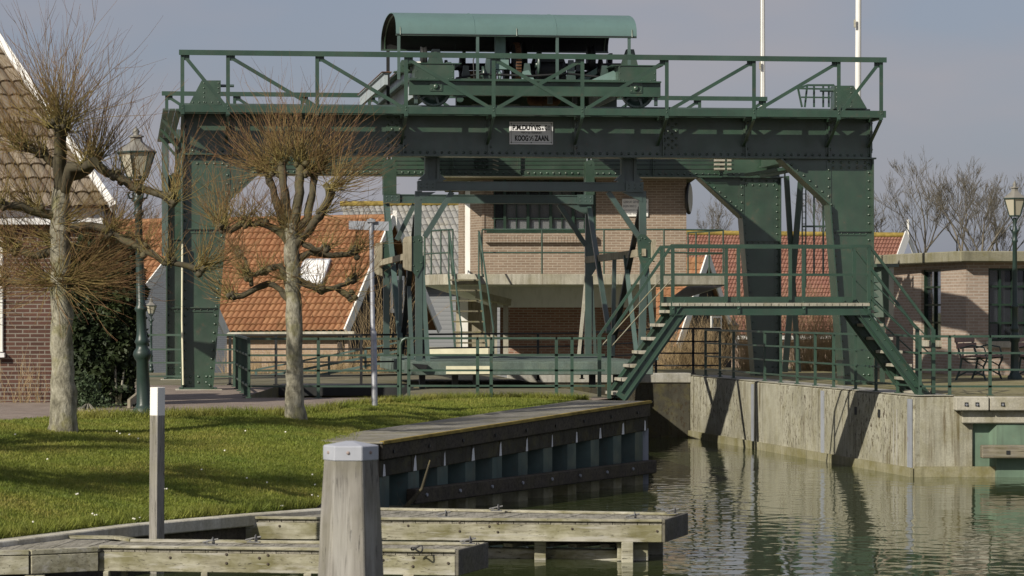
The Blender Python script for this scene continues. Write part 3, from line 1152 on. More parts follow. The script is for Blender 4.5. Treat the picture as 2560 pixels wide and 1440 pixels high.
def catwalk(side, first, post_px, uA, uB):
    """side -1 front, +1 rear; deck, fascia, brackets and the railing truss"""
    vo = -.90 if side < 0 else DG + .35 + .90
    vi = 0 if side < 0 else DG + .35
    sg = -1 if side < 0 else 1
    m = MB()
    for a, b in ((0, .17), (.275, .575), (.59, .875)):
        va, vb = sorted((vi + sg * a, vi + sg * b))
        m.gbox(uA, uB, va + .005, vb - .005, ZT - .035, ZT - .003)
    cw = m.build('catwalk', M['green'], gan)
    m = MB()
    m.gbox(uA, uB, min(vo, vo - sg * .03), max(vo, vo - sg * .03), ZT - .06, ZT + .06)
    m.build('fascia', M['green_rail'], cw)
    us = [Gpx(p, vo) for p in post_px] if post_px else first
    for u in us:
        m = MB()
        m.beam(G(u, vi + sg * .02, ZT - .065), G(u, vo, ZT - .065), .05, .05)
        m.beam(G(u, vo - sg * .02, ZT - .10), G(u, vi, ZB + .22), .045, .045)
        m.build('bracket', M['green'], cw)
    r = MB()
    r.gbox(uA, uB, vo - .045, vo + .045, ZR - .035, ZR + .02)
    r.gbox(uA, uB, vo - .045, vo - .033, ZR - .07, ZR - .035)
    rl = r.build('railing', M['green_rail'], gan)
    for u in us:
        m = MB()
        m.beam(G(u, vo, ZT - .1), G(u, vo, ZR - .02), .012, .065, up=UX)
        m.beam(G(u, vo + .03, ZT - .02), G(u, vo + .03, ZR - .02), .06, .012, up=UX)
        m.rivet(G(u, vo - .006, ZR - .08), FN, .014); m.rivet(G(u, vo - .006, ZT), FN, .014); m.rivet(G(u, vo - .006, ZT + .05), FN, .014)
        m.build('post', M['green_rail'], rl)
    nb_ = len(us) - 1
    mid = (nb_ - 1) / 2
    for k in range(nb_):
        pairs = []
        if k <= mid:
            pairs.append((us[k] + .05, ZR - .1, us[k + 1] - .04, ZT + .04, .012))
        if k >= mid:
            pairs.append((us[k] + .05, ZT + .04, us[k + 1] - .05, ZR - .1, .026))
        for ua, za, ub, zb_, off in pairs:
            m = MB()
            m.beam(G(ua, vo + off, za), G(ub, vo + off, zb_), .010, .06, up=UX)
            m.beam(G(ua, vo + off + .03, za - .025), G(ub, vo + off + .03, zb_ - .025), .06, .010, up=UX)
            for kk in (0, 1):
                c = G(ua, vo + off, za).lerp(G(ub, vo + off, zb_), kk)
                m.beam(c - UX * .07, c + UX * .07, .008, .11)
                m.rivet(c - UX * .03 - VX * .006, FN, .013); m.rivet(c + UX * .03 - VX * .006 + ZX * .02, FN, .013)
            m.build('diagonal', M['green_rail'], rl)


catwalk(-1, None, (456, 570, 793, 1015, 1234, 1456, 1667, 1885, 2097, 2203), -.07, LG + .02)
catwalk(1, [-.15 + k * (LG + .1) / 9 for k in range(10)], None, -.25, LG)
# end walkway on the left
m = MB()
for k in range(3):
    m.gbox(-.34 + k * .11, -.24 + k * .11, -.86, DG + 1.2, ZT - .035, ZT - .004)
m.build('end_walkway', M['green'], gan)
for v in (1.2, 4, 6.5):
    m = MB()
    m.beam(G(-.32, v, ZT - .06), G(0, v, ZB + .3), .05, .05)
    m.build('bracket', M['green'], gan)
m = MB(); m.beam(GP(413, 345, 7.0), GP(413, 640, 7.0), .12, .12); m.build('downpipe', M['green_grey'], gan)
m = MB(); m.tube([GP(456, 610, -.1), GP(455, 800, -.1), GP(458, 962, -.1)], .018, 6); m.build('conduit', M['yellow'], gan)
# railing of the ladder hatch on the rear catwalk
m = MB()
hp = [(1995, 221), (2018, 213), (2085, 213)]
m.beam(GP(1995, 221, 6.4), GP(2085, 223, 6.4), .035, .035)
m.beam(GP(2003, 243, 6.4), GP(2085, 244, 6.4), .03, .03)
for a, b in zip(hp, hp[1:]):
    m.beam(GP(*a, 6.5), GP(*b, 6.5), .04, .04)
for px, y0, px1 in ((1995, 221, 2005), (2018, 213, 2012), (2035, 213, 2035), (2058, 213, 2058), (2072, 213, 2072), (2085, 213, 2085)):
    m.beam(GP(px, y0, 6.5), GP(px1, 268, 6.5), .035, .035, up=UX)
m.build('hatch_railing', M['green_rail'], gan)
# shaft brackets at the ends of the front girder
m = MB()
m.prism([GP(472, 262, .02), GP(552, 262, .02), GP(552, 201, .02), GP(504, 201, .02)], VX * .3)
for px in (510, 546):
    m.rivets(GP(px, 208, .02), GP(px, 255, .02), .08, FN, .016)
m.rivets(GP(482, 256, .02), GP(546, 256, .02), .1, FN, .016)
e = m.build('shaft_bracket', M['green'], gan)
m = MB(); m.cyl(GP(552, 214.5, .15), GP(585, 214.5, .15), .026, 10); m.build('shaft', M['green_grey'], e)
m = MB()
m.prism([GP(2086, 272, .02), GP(2168, 272, .02), GP(2134, 214, .02), GP(2086, 214, .02)], VX * .3)
for px in (2092, 2128):
    m.rivets(GP(px, 220, .02), GP(px, 266, .02), .08, FN, .016)
e = m.build('shaft_bracket', M['green'], gan)
m = MB(); m.cyl(GP(2050, 226, .15), GP(2086, 226, .15), .028, 10); m.build('shaft', M['green_grey'], e)
# current wires in front of the rear girder, with insulators
for k, y in enumerate((402, 412, 423)):
    m = MB()
    m.tube([GP(590, y, DG - .25), GP(1200, y + 1, DG - .25), GP(1835, y, DG - .25)], .009, 5)
    w_ = m.build('contact_wire', M['black'], gan)
    m = MB()
    m.cyl(GP(1785, y, DG - .25), GP(1812, y, DG - .25), .028, 8); m.cyl(GP(1818, y, DG - .25), GP(1828, y, DG - .25), .03, 8)
    m.build('insulator', M['conc'], w_)
m = MB()
for y in (399, 410, 421):
    m.beam(GP(1232, y, DG - .3), GP(1246, y + 5, DG - .3), .02, .02)
m.build('cable_clamp', M['conc'], gan)

# ---------------------------------------------------------------- text helper
FONT = None


def text_mesh(s, height, p, right, up, mat, name, parent, width=None, bold=.0, depth=.001):
    """lettering fitted to a width and height (metres), centred on p"""
    cu = bpy.data.curves.new('txt', 'FONT')
    cu.body = s
    cu.size = 1.0
    cu.offset = bold
    cu.extrude = .01
    ob = bpy.data.objects.new('txt', cu)
    COL.objects.link(ob)
    dg = bpy.context.evaluated_depsgraph_get()
    me = bpy.data.meshes.new_from_object(ob.evaluated_get(dg))
    bpy.data.objects.remove(ob)
    xs = [v.co.x for v in me.vertices]; ys = [v.co.y for v in me.vertices]
    cx, cy = (min(xs) + max(xs)) / 2, (min(ys) + max(ys)) / 2
    ky = height / (max(ys) - min(ys)); kx = (width / (max(xs) - min(xs))) if width else ky
    for v in me.vertices:
        v.co = ((v.co.x - cx) * kx, (v.co.y - cy) * ky, v.co.z * depth / .01)
    right, up = V(right).normalized(), V(up).normalized()
    mt = Matrix((right, up, right.cross(up))).transposed().to_4x4()
    mt.translation = V(p) - WORLD[parent.name]
    me.transform(mt)
    me.materials.clear(); me.materials.append(mat)
    o = bpy.data.objects.new(name, me)
    COL.objects.link(o)
    o.parent = parent
    WORLD[o.name] = WORLD[parent.name]
    return o


# name plate on the girder
pu0, pu1 = Gpx(1274, -.0), Gpx(1383, -.0)
pz1, pz0 = Gz(1328, 304, 0), Gz(1328, 361, 0)
pl = thing('name_plate', 'white enamel maker plate with black lettering riveted to the front girder of the gantry', 'sign', G((pu0 + pu1) / 2, .0, pz0))
m = MB(); m.gbox(pu0, pu1, .018, .05, pz0, pz1)
m.build('plate', M['enamel'], pl, None, .004)
m = MB()
for a, b, c, d in ((pu0 + .03, pu1 - .03, pz0 + .032, pz0 + .036), (pu0 + .03, pu1 - .03, pz1 - .036, pz1 - .032), (pu0 + .03, pu0 + .034, pz0 + .03, pz1 - .03), (pu1 - .034, pu1 - .03, pz0 + .03, pz1 - .03)):
    m.gbox(a, b, .0155, .0178, c, d)
m.build('border_line', M['ink'], pl)
m = MB()
for u in (pu0 + .03, (pu0 + pu1) / 2, pu1 - .03):
    for z in (pz0 + .034, pz1 - .034):
        m.rivet(G(u, .018, z), FN, .012)
m.build('screw', M['black'], pl)
cu_ = (pu0 + pu1) / 2
hh = pz1 - pz0


def pt(fx, fy):
    return G(pu0 + (pu1 - pu0) * fx, .0155, pz1 - hh * fy)


pw_ = pu1 - pu0


def plate_text(txt, x0, x1, y0, y1, bold):
    """text between fractions of the plate's width and height (from the top left)"""
    text_mesh(txt, (y1 - y0) * hh, pt((x0 + x1) / 2, (y0 + y1) / 2), UX, ZX, M['ink'], 'lettering', pl, (x1 - x0) * pw_, bold)


plate_text('P.M.DUYVIS', .07, .72, .14, .375, .035)
plate_text('&', .735, .79, .26, .36, .01)
plate_text('C', .805, .865, .145, .365, .028)
plate_text('O', .885, .93, .165, .295, .02)
m = MB(); m.beam(pt(.885, .345), pt(.93, .345), .003, .008); m.build('lettering', M['ink'], pl)
plate_text('HIJSCH', .27, .41, .435, .53, .004)
plate_text('EN', .43, .475, .46, .53, .002)
plate_text('TRANSPORT', .495, .74, .435, .53, .004)
plate_text('KOOG', .125, .43, .60, .85, .035)
plate_text('A', .44, .485, .625, .72, .015)
plate_text('/', .455, .54, .62, .84, .0)
plate_text('D', .515, .56, .735, .84, .02)
plate_text('ZAAN.', .575, .91, .60, .85, .035)

# ================================================================ hoist trolley on the girders
tro = thing('hoist_trolley', 'green wheeled hoist trolley with winches under a curved canopy on the gantry', 'hoist', G(6, 0, ZT + .16))
uL, uR = Gpx(1023, -.02), Gpx(1652, -.02)
for v in (-.02, DG - .02):
    m = MB()
    m.gbox(uL, uR, v + .02, v + .06, 6.34, 6.58)
    m.gbox(uL, uR, v - .06, v + .12, 6.575, 6.60)
    m.gbox(uL, uR, v - .06, v + .12, 6.325, 6.345)
    f_ = m.build('side_beam', M['green_rail'], tro)
    for pw in (1090, 1590):
        u = Gpx(pw, .0)
        m = MB(); m.gbox(u - .11, u + .11, v + .005, v + .02, 6.40, 6.57)
        for a in (-.08, .08):
            for z in (6.43, 6.54):
                m.rivet(G(u + a, v + .005, z), FN, .014)
        m.lathe(G(u, v + .005, 6.475), [(.05, 0), (.05, .02), (.025, .03)], 10, -VX)
        m.build('axle_box', M['green'], f_)
for v in (.18, DG + .18):
    for pw in (1084, 1592):
        u = Gpx(pw, .18)
        m = MB()
        c = G(u, v, ZT + .16 + .27)
        prof = [(.03, -.075), (.07, -.075), (.07, -.03), (.235, -.02), (.24, -.06), (.285, -.06), (.30, -.05), (.30, -.03), (.27, -.03), (.27, .05), (.24, .04), (.06, .05)]
        m.lathe(c, prof, 24, VX)
        for k in range(5):
            a = k * 2 * math.pi / 5
            m.beam(c + (UX * math.cos(a) + ZX * math.sin(a)) * .06 - VX * .05, c + (UX * math.cos(a) + ZX * math.sin(a)) * .25 - VX * .05, .04, .035, up=VX)
        m.build('wheel', M['green_grey'], tro)
m = MB()
for pw in (1040, 1640):
    u = Gpx(pw, 0)
    m.gbox(u - .03, u + .03, -.0, .03, 6.17, 6.33)
m.build('rail_guard', M['green_grey'], tro)
# deep cross girders running back over both rails
for pa, pb in ((1037, 1136), (1546, 1641)):
    ua, ub = Gpx(pa, 0), Gpx(pb, 0)
    m = MB()
    m.gbox(ua, ub, .0, DG + .1, 6.602, 6.87)
    cg = m.build('cross_girder', M['green'], tro)
    m = MB()
    m.gbox(ua - .12, ub + .12, -.02, DG + .12, 6.872, 6.888)
    m.gbox(ua - .10, ua, .02, DG + .08, 6.604, 6.62)
    m.rivets(G(ua + .03, 0, 6.63), G(ua + .03, 0, 6.85), .09, FN, .014)
    m.rivets(G(ub - .03, 0, 6.63), G(ub - .03, 0, 6.85), .09, FN, .014)
    m.rivets(G(ua + .1, 0, 6.615), G(ub - .1, 0, 6.615), .12, FN, .012)
    m.build('flange', M['green_rail'], cg)
    m = MB()
    m.gbox(ua - .02, ua - .002, .3, DG, 6.30, 6.60)
    m.build('web_plate', M['bluegrey'], cg)
ua = Gpx(1037, 0)
m = MB(); m.gbox(ua - .42, ua - .36, 1.3, DG - .6, 6.60, 6.80); m.gbox(ua - .46, ua - .30, 1.3, DG - .6, 6.80, 6.815)
m.build('outrigger_beam', M['bluegrey'], tro)
m = MB(); m.gbox(ua - .47, ua - .29, 1.25, DG - .55, 6.816, 6.83); m.gbox(ua - .13, ua + .0, 0.4, DG, 6.889, 6.90)
m.build('rusty_flange', M['rust'], tro)
# floor between
m = MB(); m.gbox(Gpx(1140, 0), Gpx(1542, 0), .1, 3.3, 6.60, 6.63); m.build('machine_floor', M['green'], tro)
# inclined brace boards
m = MB()
m.prism([GP(1465, 205, .3), GP(1545, 172, .3), GP(1545, 205, .3)], VX * .12)
m.build('brace_plate', M['palegreen'], tro)
m = MB(); m.prism([GP(1430, 205, 1.2), GP(1495, 168, 1.2), GP(1495, 182, 1.2), GP(1462, 205, 1.2)], VX * .1); m.build('brace_plate', M['palegreen'], tro)
# canopy
u0, u1 = Gpx(990, .3), Gpx(1592, .3)
ve0, ve1, ze, zt = .3, 3.5, 7.42, 7.90
NA = 20


def arch(k, lift=0.0):
    a = math.pi * k / NA
    return (ve0 + ve1) / 2 - (ve1 - ve0) / 2 * math.cos(a), ze + (zt - ze) * math.sin(a) ** .75 + lift


m = MB()
b0 = m.add([G(u, arch(k, l)[0], arch(k, l)[1]) for l in (0, .012) for u in (u0, u1) for k in range(NA + 1)])
n1_ = NA + 1
for k in range(NA):
    m.face((b0 + k, b0 + k + 1, b0 + n1_ + k + 1, b0 + n1_ + k), True)
    m.face((b0 + 2 * n1_ + k, b0 + 3 * n1_ + k, b0 + 3 * n1_ + k + 1, b0 + 2 * n1_ + k + 1), True)
    m.face((b0 + k, b0 + 2 * n1_ + k, b0 + 2 * n1_ + k + 1, b0 + k + 1))
    m.face((b0 + n1_ + k, b0 + n1_ + k + 1, b0 + 3 * n1_ + k + 1, b0 + 3 * n1_ + k))
for k in (0, NA):
    m.face((b0 + k, b0 + n1_ + k, b0 + 3 * n1_ + k, b0 + 2 * n1_ + k))
can = m.build('canopy', M['teal'], tro)
m = MB()
b0 = m.add([G(u, *arch(k, -.012)) for u in (u0 + .01, u1 - .01) for k in range(NA + 1)])
for k in range(NA):
    m.face((b0 + k, b0 + n1_ + k, b0 + n1_ + k + 1, b0 + k + 1), True)
m.build('canopy_lining', M['black'], can)
m = MB()
for u in (u0 + (u1 - u0) * .325, u0 + (u1 - u0) * .665):
    pts = [G(u, *arch(k, .014)) for k in range(NA + 1)]
    m.tube(pts, .006, 4)
m.build('sheet_seam', M['teal'], can)
m = MB()
for u in (u0 + .08, (u0 + u1) / 2, u1 - .08):
    m.tube([G(u, *arch(k, -.02)) for k in range(NA + 1)], .02, 4)
m.gbox(u0, u1, ve0 + .01, ve0 + .05, ze - .03, ze - .002)
m.gbox(u0, u1, ve1 - .05, ve1 - .01, ze - .03, ze - .002)
m.build('canopy_rib', M['green'], can)
for px in (997, 1194, 1393, 1573):
    u = Gpx(px, .34)
    m = MB(); m.gbox(u - .025, u + .025, .32, .37, 6.62, ze - .03); m.build('canopy_post', M['teal_rail'], tro)
    u = Gpx({997: 970, 1194: 1160, 1393: 1350, 1573: 1527}[px], 3.46)
    m = MB(); m.gbox(u - .03, u + .03, 3.43, 3.48, 6.3, ze - .03); m.build('canopy_post', M['black'], tro)
# machinery
for pxa, pxb, py, v, r, mt in ((1112, 1118, 178, 1.0, .20, 'black'), (1150, 1158, 172, 2.0, .24, 'black'), (1342, 1346, 162, .8, .22, 'green_grey'), (1498, 1504, 176, 1.1, .22, 'black'), (1520, 1526, 170, 2.2, .26, 'black'), (1205, 1210, 188, .7, .16, 'green_grey')):
    a, b = GP(pxa, py, v), GP(pxb, py, v)
    m = MB(); m.lathe(a, [(.05, -.03), (.05, 0), (r, .0), (r, (b - a).length), (.05, (b - a).length), (.05, (b - a).length + .03)], 24, b - a)
    m.build('pulley', M[mt], tro)
for px, v, h0 in ((1122, .5, .36), (1165, 1.0, .30), (1222, .6, .42), (1318, .6, .34), (1428, .9, .40), (1448, 1.6, .34), (1512, .6, .30)):
    b = GP(px, 206, v)
    m = MB(); m.prism([b - UX * .09, b + UX * .09, b + UX * .045 + ZX * h0, b - UX * .045 + ZX * h0], VX * .08)
    m.build('bearing_stand', M['green'] if px % 2 else M['green_grey'], tro)
m = MB(); m.tube([GP(1140, 196, .5), GP(1200, 185, .5), GP(1330, 190, .5), GP(1420, 184, .5), GP(1540, 197, .5)], .022, 6); m.build('brake_rod', M['black'], tro)
m = MB(); m.tube([GP(1186, 205, .6), GP(1183, 150, .6), GP(1192, 128, .7), GP(1194, 100, .7)], .012, 6); m.build('cable', M['black'], tro)
m = MB(); m.cyl(GP(1160, 192, 1.3), GP(1240, 192, 1.3), .11, 16); m.build('rope_drum', M['rust'], tro)
m = MB(); m.cyl(GP(1430, 192, 1.5), GP(1530, 192, 1.5), .10, 16); m.build('rope_drum', M['black'], tro)
m = MB(); m.cyl(GP(1110, 167, 1.7), GP(1575, 167, 1.7), .065, 12); m.build('drive_shaft', M['black'], tro)
m = MB(); m.cyl(GP(1010, 160, 1.2), GP(1075, 160, 1.2), .045, 12); m.build('shaft_sleeve', M['white'], tro)


def gear(pxa, pxb, py, v, r, mat, teeth, name, tm=None):
    a, b = GP(pxa, py, v), GP(pxb, py, v)
    m = MB()
    m.lathe(a, [(.05, -.02), (r, 0), (r, (b - a).length), (.05, (b - a).length + .02)], 28, b - a)
    o = m.build(name, mat, tro)
    if teeth:
        m = MB()
        for k in range(teeth):
            an = 2 * math.pi * k / teeth
            d = VX * math.cos(an) + ZX * math.sin(an)
            m.beam(a + d * (r + .012), b + d * (r + .012), .03, .03, up=d)
        m.build('gear_teeth', tm or mat, o)


gear(1284, 1297, 160, 1.1, .36, M['black'], 44, 'gear_wheel', M['rust'])
gear(1262, 1268, 160, 1.5, .42, M['black'], 0, 'gear_wheel')
gear(1306, 1312, 160, 1.6, .40, M['black'], 0, 'gear_wheel')
gear(1218, 1236, 172, 1.7, .26, M['black'], 0, 'brake_drum')
m = MB()
c = GP(1330, 178, 1.4); d = GP(1415, 178, 1.4)
m.lathe(c, [(.18, 0), (.26, .03), (.29, .1), (.29, .48), (.26, .56), (.16, .6)], 24, d - c)
m.hexa(GP(1372, 150, 1.3), UX * .24, VX * .2, ZX * .05)
m.hexa(GP(1372, 200, 1.4), UX * .28, VX * .25, ZX * .06)
mo = m.build('electric_motor', M['black'], tro)
m = MB(); m.lathe(GP(1365, 143, 1.3), [(.04, 0), (.05, .03), (.02, .06)], 10); m.build('lifting_eye', M['black'], mo)
for pa, pb, py, v, r in ((1052, 1066, 143, 1.2, .19), (1470, 1484, 150, 1.6, .27)):
    a, b = GP(pa, py, v), GP(pb, py, v)
    m = MB(); m.lathe(a, [(.04, -.01), (r, 0), (r * .92, .04), (r * .92, (b - a).length - .04), (r, (b - a).length), (.04, (b - a).length + .01)], 24, b - a)
    m.build('rope_sheave', M['black'], tro)
for px, py, w_, h0 in ((1088, 165, .1, .30), (1574, 168, .1, .32), (1010, 178, .08, .2)):
    b = GP(px, py, .6)
    m = MB()
    m.prism([b - UX * w_ * 1.6, b + UX * w_ * 1.6, b + UX * w_ * .8 + ZX * h0, b - UX * w_ * .5 + ZX * h0], VX * .12)
    m.gbox(Gpx(px, .6) - w_ * 2.2, Gpx(px, .6) + w_ * 2.2, .55, .8, b.z - .02, b.z)
    m.lathe(b + ZX * h0 * .7 - VX * .02, [(.05, 0), (.05, .16)], 12, VX)
    m.build('bearing_stand', M['green'], tro)
m = MB(); m.hexa(GP(1250, 118, .8), UX * .09, VX * .07, ZX * .30); m.build('control_column', M['palegreen'], tro)
m = MB(); m.hexa(GP(1252, 162, .75), UX * .13, VX * .1, ZX * .085); m.build('control_box', M['palegreen'], tro)
m = MB(); m.tube([GP(1244, 176, .7), GP(1250, 186, .66), GP(1248, 205, .7)], [.03, .045, .02], 8); m.build('brake_lever', M['palegreen'], tro)
m = MB(); m.prism([GP(1303, 206, .5), GP(1340, 206, .5), GP(1322, 175, .5), GP(1308, 178, .5)], VX * .1); m.build('bearing_stand', M['palegreen'], tro)
m = MB(); m.prism([GP(1268, 205, -.03), GP(1306, 205, -.03), GP(1298, 197, -.03), GP(1276, 197, -.03)], VX * .05)
for px in (1280, 1293):
    m.rivet(GP(px, 201, -.03), FN, .014)
m.build('splice_plate', M['green_rail'], tro)
m = MB()
a, b = GP(1325, 250, 1.6), GP(1400, 250, 1.6)
m.lathe(a, [(.05, -.05), (.10, 0), (.10, .2), (.14, .21), (.14, .24), (.10, .25), (.10, .5), (.05, .55)], 14, b - a)
m.build('rope_drum', M['rust'], tro)
for px in (1375, 1437):
    m = MB(); m.hexa(GP(px, 250, 1.2), UX * .04, VX * .05, ZX * .07); m.build('drum_bracket', M['greysteel'], tro)
m = MB(); m.prism([GP(1200, 245, 2), GP(1312, 245, 2), GP(1300, 262, 2), GP(1180, 262, 2)], VX * .1); m.build('under_frame', M['green'], tro)
m = MB(); m.gbox(Gpx(1140, 3.4), Gpx(1540, 3.4), 3.3, 3.5, 6.30, 6.58); m.build('under_frame', M['green'], tro)
m = MB(); u = Gpx(1150, 0); m.gbox(u - .12, u + .12, -.03, .03, 6.30, 6.345); m.lathe(G(u, -.03, 6.26), [(.06, 0), (.06, .06)], 12, VX); m.build('buffer', M['green_rail'], tro)

# ================================================================ hanging boat cradle
cr_ = thing('boat_cradle', 'blue green steel lifting cradle hanging under the gantry with a low platform floor', 'boat lift', G(6, .6, 1.4))
VF, VR = .6, 6.8
CM = M['green_grey']


def bar(px0, y0, v0, px1, y1, v1, w, h, name, mat=None, par=None):
    m = MB()
    m.beam(GP(px0, y0, v0), GP(px1, y1, v1), w, h, up=UX if abs(px1 - px0) < abs(y1 - y0) else ZX)
    return m.build(name, mat or CM, par or cr_)


def ibeam(pxa, pxb, yt, yb, v):
    m = MB()
    ua, ub = Gpx(pxa, v), Gpx(pxb, v)
    za, zb_ = Gz((pxa + pxb) / 2, yb, v), Gz((pxa + pxb) / 2, yt, v)
    m.gbox(ua, ub, v - .09, v + .08, zb_ - .02, zb_)
    m.gbox(ua, ub, v - .09, v + .08, za, za + .02)
    m.gbox(ua, ub, v - .072, v + .05, za + .02, zb_ - .02)
    for e0, e1 in ((ua, ua + .32), (ub - .32, ub)):
        m.gbox(e0, e1, v - .115, v - .10, za - .01, zb_ + .01)
        m.rivets(G(e0 + .06, v - .115, za + .05), G(e1 - .05, v - .115, za + .05), .1, FN, .014)
        m.rivets(G(e0 + .06, v - .115, zb_ - .05), G(e1 - .05, v - .115, zb_ - .05), .1, FN, .014)
    return m.build('top_beam', CM, cr_)


ibeam(1043, 1606, 455, 478, VF)
ibeam(958, 1481, 487, 509, VR)
# hangers
for pa, pb in ((1062, 1098), (1552, 1590)):
    m = MB()
    z0 = Gz(1300, 455, VF)
    ua, ub = Gpx(pa, VF), Gpx(pb, VF)
    m.gbox(ua, ua + .05, VF - .08, VF + .08, z0, 5.5)
    m.gbox(ub - .05, ub, VF - .08, VF + .08, z0, 5.5)
    m.gbox(ua + .05, ub - .05, VF - .02, VF + .02, z0, 5.42)
    m.gbox(ua - .06, ub + .06, VF - .1, VF + .1, z0, z0 + .03)
    m.prism([G(ua - .12, VF - .09, z0 + .03), G(ua, VF - .09, z0 + .03), G(ua, VF - .09, z0 + .14)], VX * .18)
    m.prism([G(ub + .12, VF - .09, z0 + .03), G(ub, VF - .09, z0 + .03), G(ub, VF - .09, z0 + .14)], VX * .18)
    m.build('hanger', CM, cr_)
for pa, pb, yt in ((957, 990, 398), (1462, 1484, 400)):
    ua, ub = Gpx(pa, VR), Gpx(pb, VR)
    z0, z1 = Gz(pa, 487, VR), Gz(pa, yt, VR)
    um = (ua + ub) / 2
    r = (ub - ua) / 2
    m = MB()
    for va, vb in ((-.12, -.06), (.06, .12)):
        m.prism([G(ua, VR + va, z0), G(ub, VR + va, z0)] + [G(um + r * math.cos(a), VR + va, z1 - r + r * math.sin(a)) for a in [math.pi * k / 8 for k in range(9)]], VX * (vb - va))
    m.lathe(G(um, VR - .13, z1 - r), [(r * .3, 0), (r * .3, .26)], 12, VX)
    m.build('pulley_block', M['green'], cr_)
    m = MB()
    for k in (-.04, .04):
        m.tube([G(um + k, VR, z1 - r), G(um + k, VR, 6.4)], .012, 6)
    m.build('lifting_rope', M['greysteel'], cr_)
for pa in (1080, 1571):
    u = Gpx(pa, VF)
    m = MB()
    for k in (-.05, .05):
        m.tube([G(u + k, VF, 5.3), G(u + k, VF, 6.4)], .012, 6)
    m.build('lifting_rope', M['greysteel'], cr_)


def gusset(pts, v, name='gusset_plate', mat=None):
    m = MB()
    P_ = [GP(a, b, v) for a, b in pts]
    m.prism(P_, VX * .10)
    c = sum(P_, V((0, 0, 0))) / len(P_)
    for p in P_:
        m.rivet(p.lerp(c, .28), FN, .018)
    xs = [a for a, b in pts]
    ys = [b for a, b in pts]
    return m.build(name, mat or M['green_rail'], cr_)


def fender(pa, pb, y0, y1, v):
    m = MB()
    P_ = [GP(pa + 4, y0, v), GP(pb, y0 - 2, v), GP(pb, y1, v), GP(pa + 4, y1 - 4, v), GP(pa, y1 - 10, v), GP(pa, y0 + 8, v)]
    m.prism(P_, VX * .22)
    m.build('fender_block', M['fender'], cr_)


# front frame
bar(1046, 478, VF, 1044, 600, VF, .10, .12, 'column')
gusset([(1030, 592), (1049, 587), (1057, 592), (1057, 665), (1043, 694), (1030, 676)], VF - .07)
fender(1010, 1029, 592, 678, VF - .1)
bar(1047, 660, VF, 1047, 915, VF, .10, .12, 'column')
bar(1053, 640, VF, 1070, 912, VF, .08, .08, 'strut', M['teal_rail'])
bar(1130, 480, VF, 1062, 592, VF, .08, .09, 'knee_brace')
bar(1606, 478, VF, 1607, 600, VF, .10, .12, 'column')
gusset([(1594, 592), (1602, 585), (1614, 587), (1629, 602), (1629, 654), (1612, 690), (1598, 640)], VF - .07)
fender(1628, 1640, 600, 655, VF - .1)
bar(1609, 660, VF, 1604, 905, VF, .10, .12, 'column')
bar(1613, 640, VF, 1640, 900, VF, .08, .08, 'strut', M['teal_rail'])
bar(1520, 480, VF, 1597, 592, VF, .08, .09, 'knee_brace')
m = MB(); m.prism([GP(1046, 480, VF - .06), GP(1090, 480, VF - .06), GP(1050, 500, VF - .06)], VX * .06); m.build('gusset_plate', CM, cr_)
m = MB(); m.prism([GP(1555, 480, VF - .06), GP(1606, 480, VF - .06), GP(1606, 505, VF - .06), GP(1596, 500, VF - .06)], VX * .06); m.build('gusset_plate', CM, cr_)
# rear frame
bar(966, 509, VR, 974, 610, VR, .10, .12, 'column')
gusset([(957, 606), (972, 600), (982, 606), (982, 670), (968, 693), (957, 680)], VR - .07)
fender(938, 956, 608, 690, VR - .1)
bar(966, 680, VR, 966, 905, VR, .10, .12, 'column')
bar(978, 640, VR, 1001, 880, VR, .08, .08, 'strut', M['teal_rail'])
bar(1036, 511, VR, 992, 600, VR, .08, .09, 'knee_brace')
bar(1471, 509, VR, 1471, 620, VR, .10, .12, 'column')
gusset([(1463, 614), (1480, 606), (1490, 616), (1490, 672), (1474, 698), (1464, 690)], VR - .07, mat=CM)
bar(1470, 690, VR, 1470, 890, VR, .11, .13, 'column')
bar(1466, 690, VR, 1447, 890, VR, .06, .06, 'strut', M['conc'])
bar(1397, 511, VR, 1464, 614, VR, .08, .09, 'knee_brace')
bar(1478, 690, VR, 1488, 890, VR, .06, .06, 'strut')
m = MB(); m.prism([GP(1415, 511, VR - .06), GP(1476, 511, VR - .06), GP(1476, 540, VR - .06), GP(1455, 532, VR - .06)], VX * .06); m.build('gusset_plate', CM, cr_)
# braces running back between the frames
bar(1602, 520, VF + .1, 1525, 897, 4.2, .07, .09, 'side_brace', M['black'])
bar(1473, 520, VR - .1, 1522, 830, 3.2, .07, .09, 'side_brace')
bar(1536, 640, 3.6, 1532, 890, 3.6, .07, .07, 'side_brace')
bar(1563, 640, 2.2, 1592, 890, 1.2, .07, .07, 'side_brace', M['teal_rail'])
bar(1040, 540, VF + .1, 1003, 884, 4.0, .07, .09, 'side_brace', M['black'])
bar(969, 520, VR - .1, 1002, 860, 3.2, .07, .09, 'side_brace', M['teal_rail'])
bar(1020, 660, 2.4, 1030, 900, 2.0, .07, .07, 'side_brace')
bar(1001, 660, 3.6, 1001, 890, 3.6, .06, .06, 'side_brace')
m = MB(); m.beam(GP(1466, 650, VR - .12), GP(1610, 631, VF - .1), .07, .13); m.build('guide_timber', M['fender'], cr_)
m = MB(); m.beam(GP(950, 658, VR - .12), GP(1020, 640, VF - .1), .07, .11); m.build('guide_timber', M['fender'], cr_)
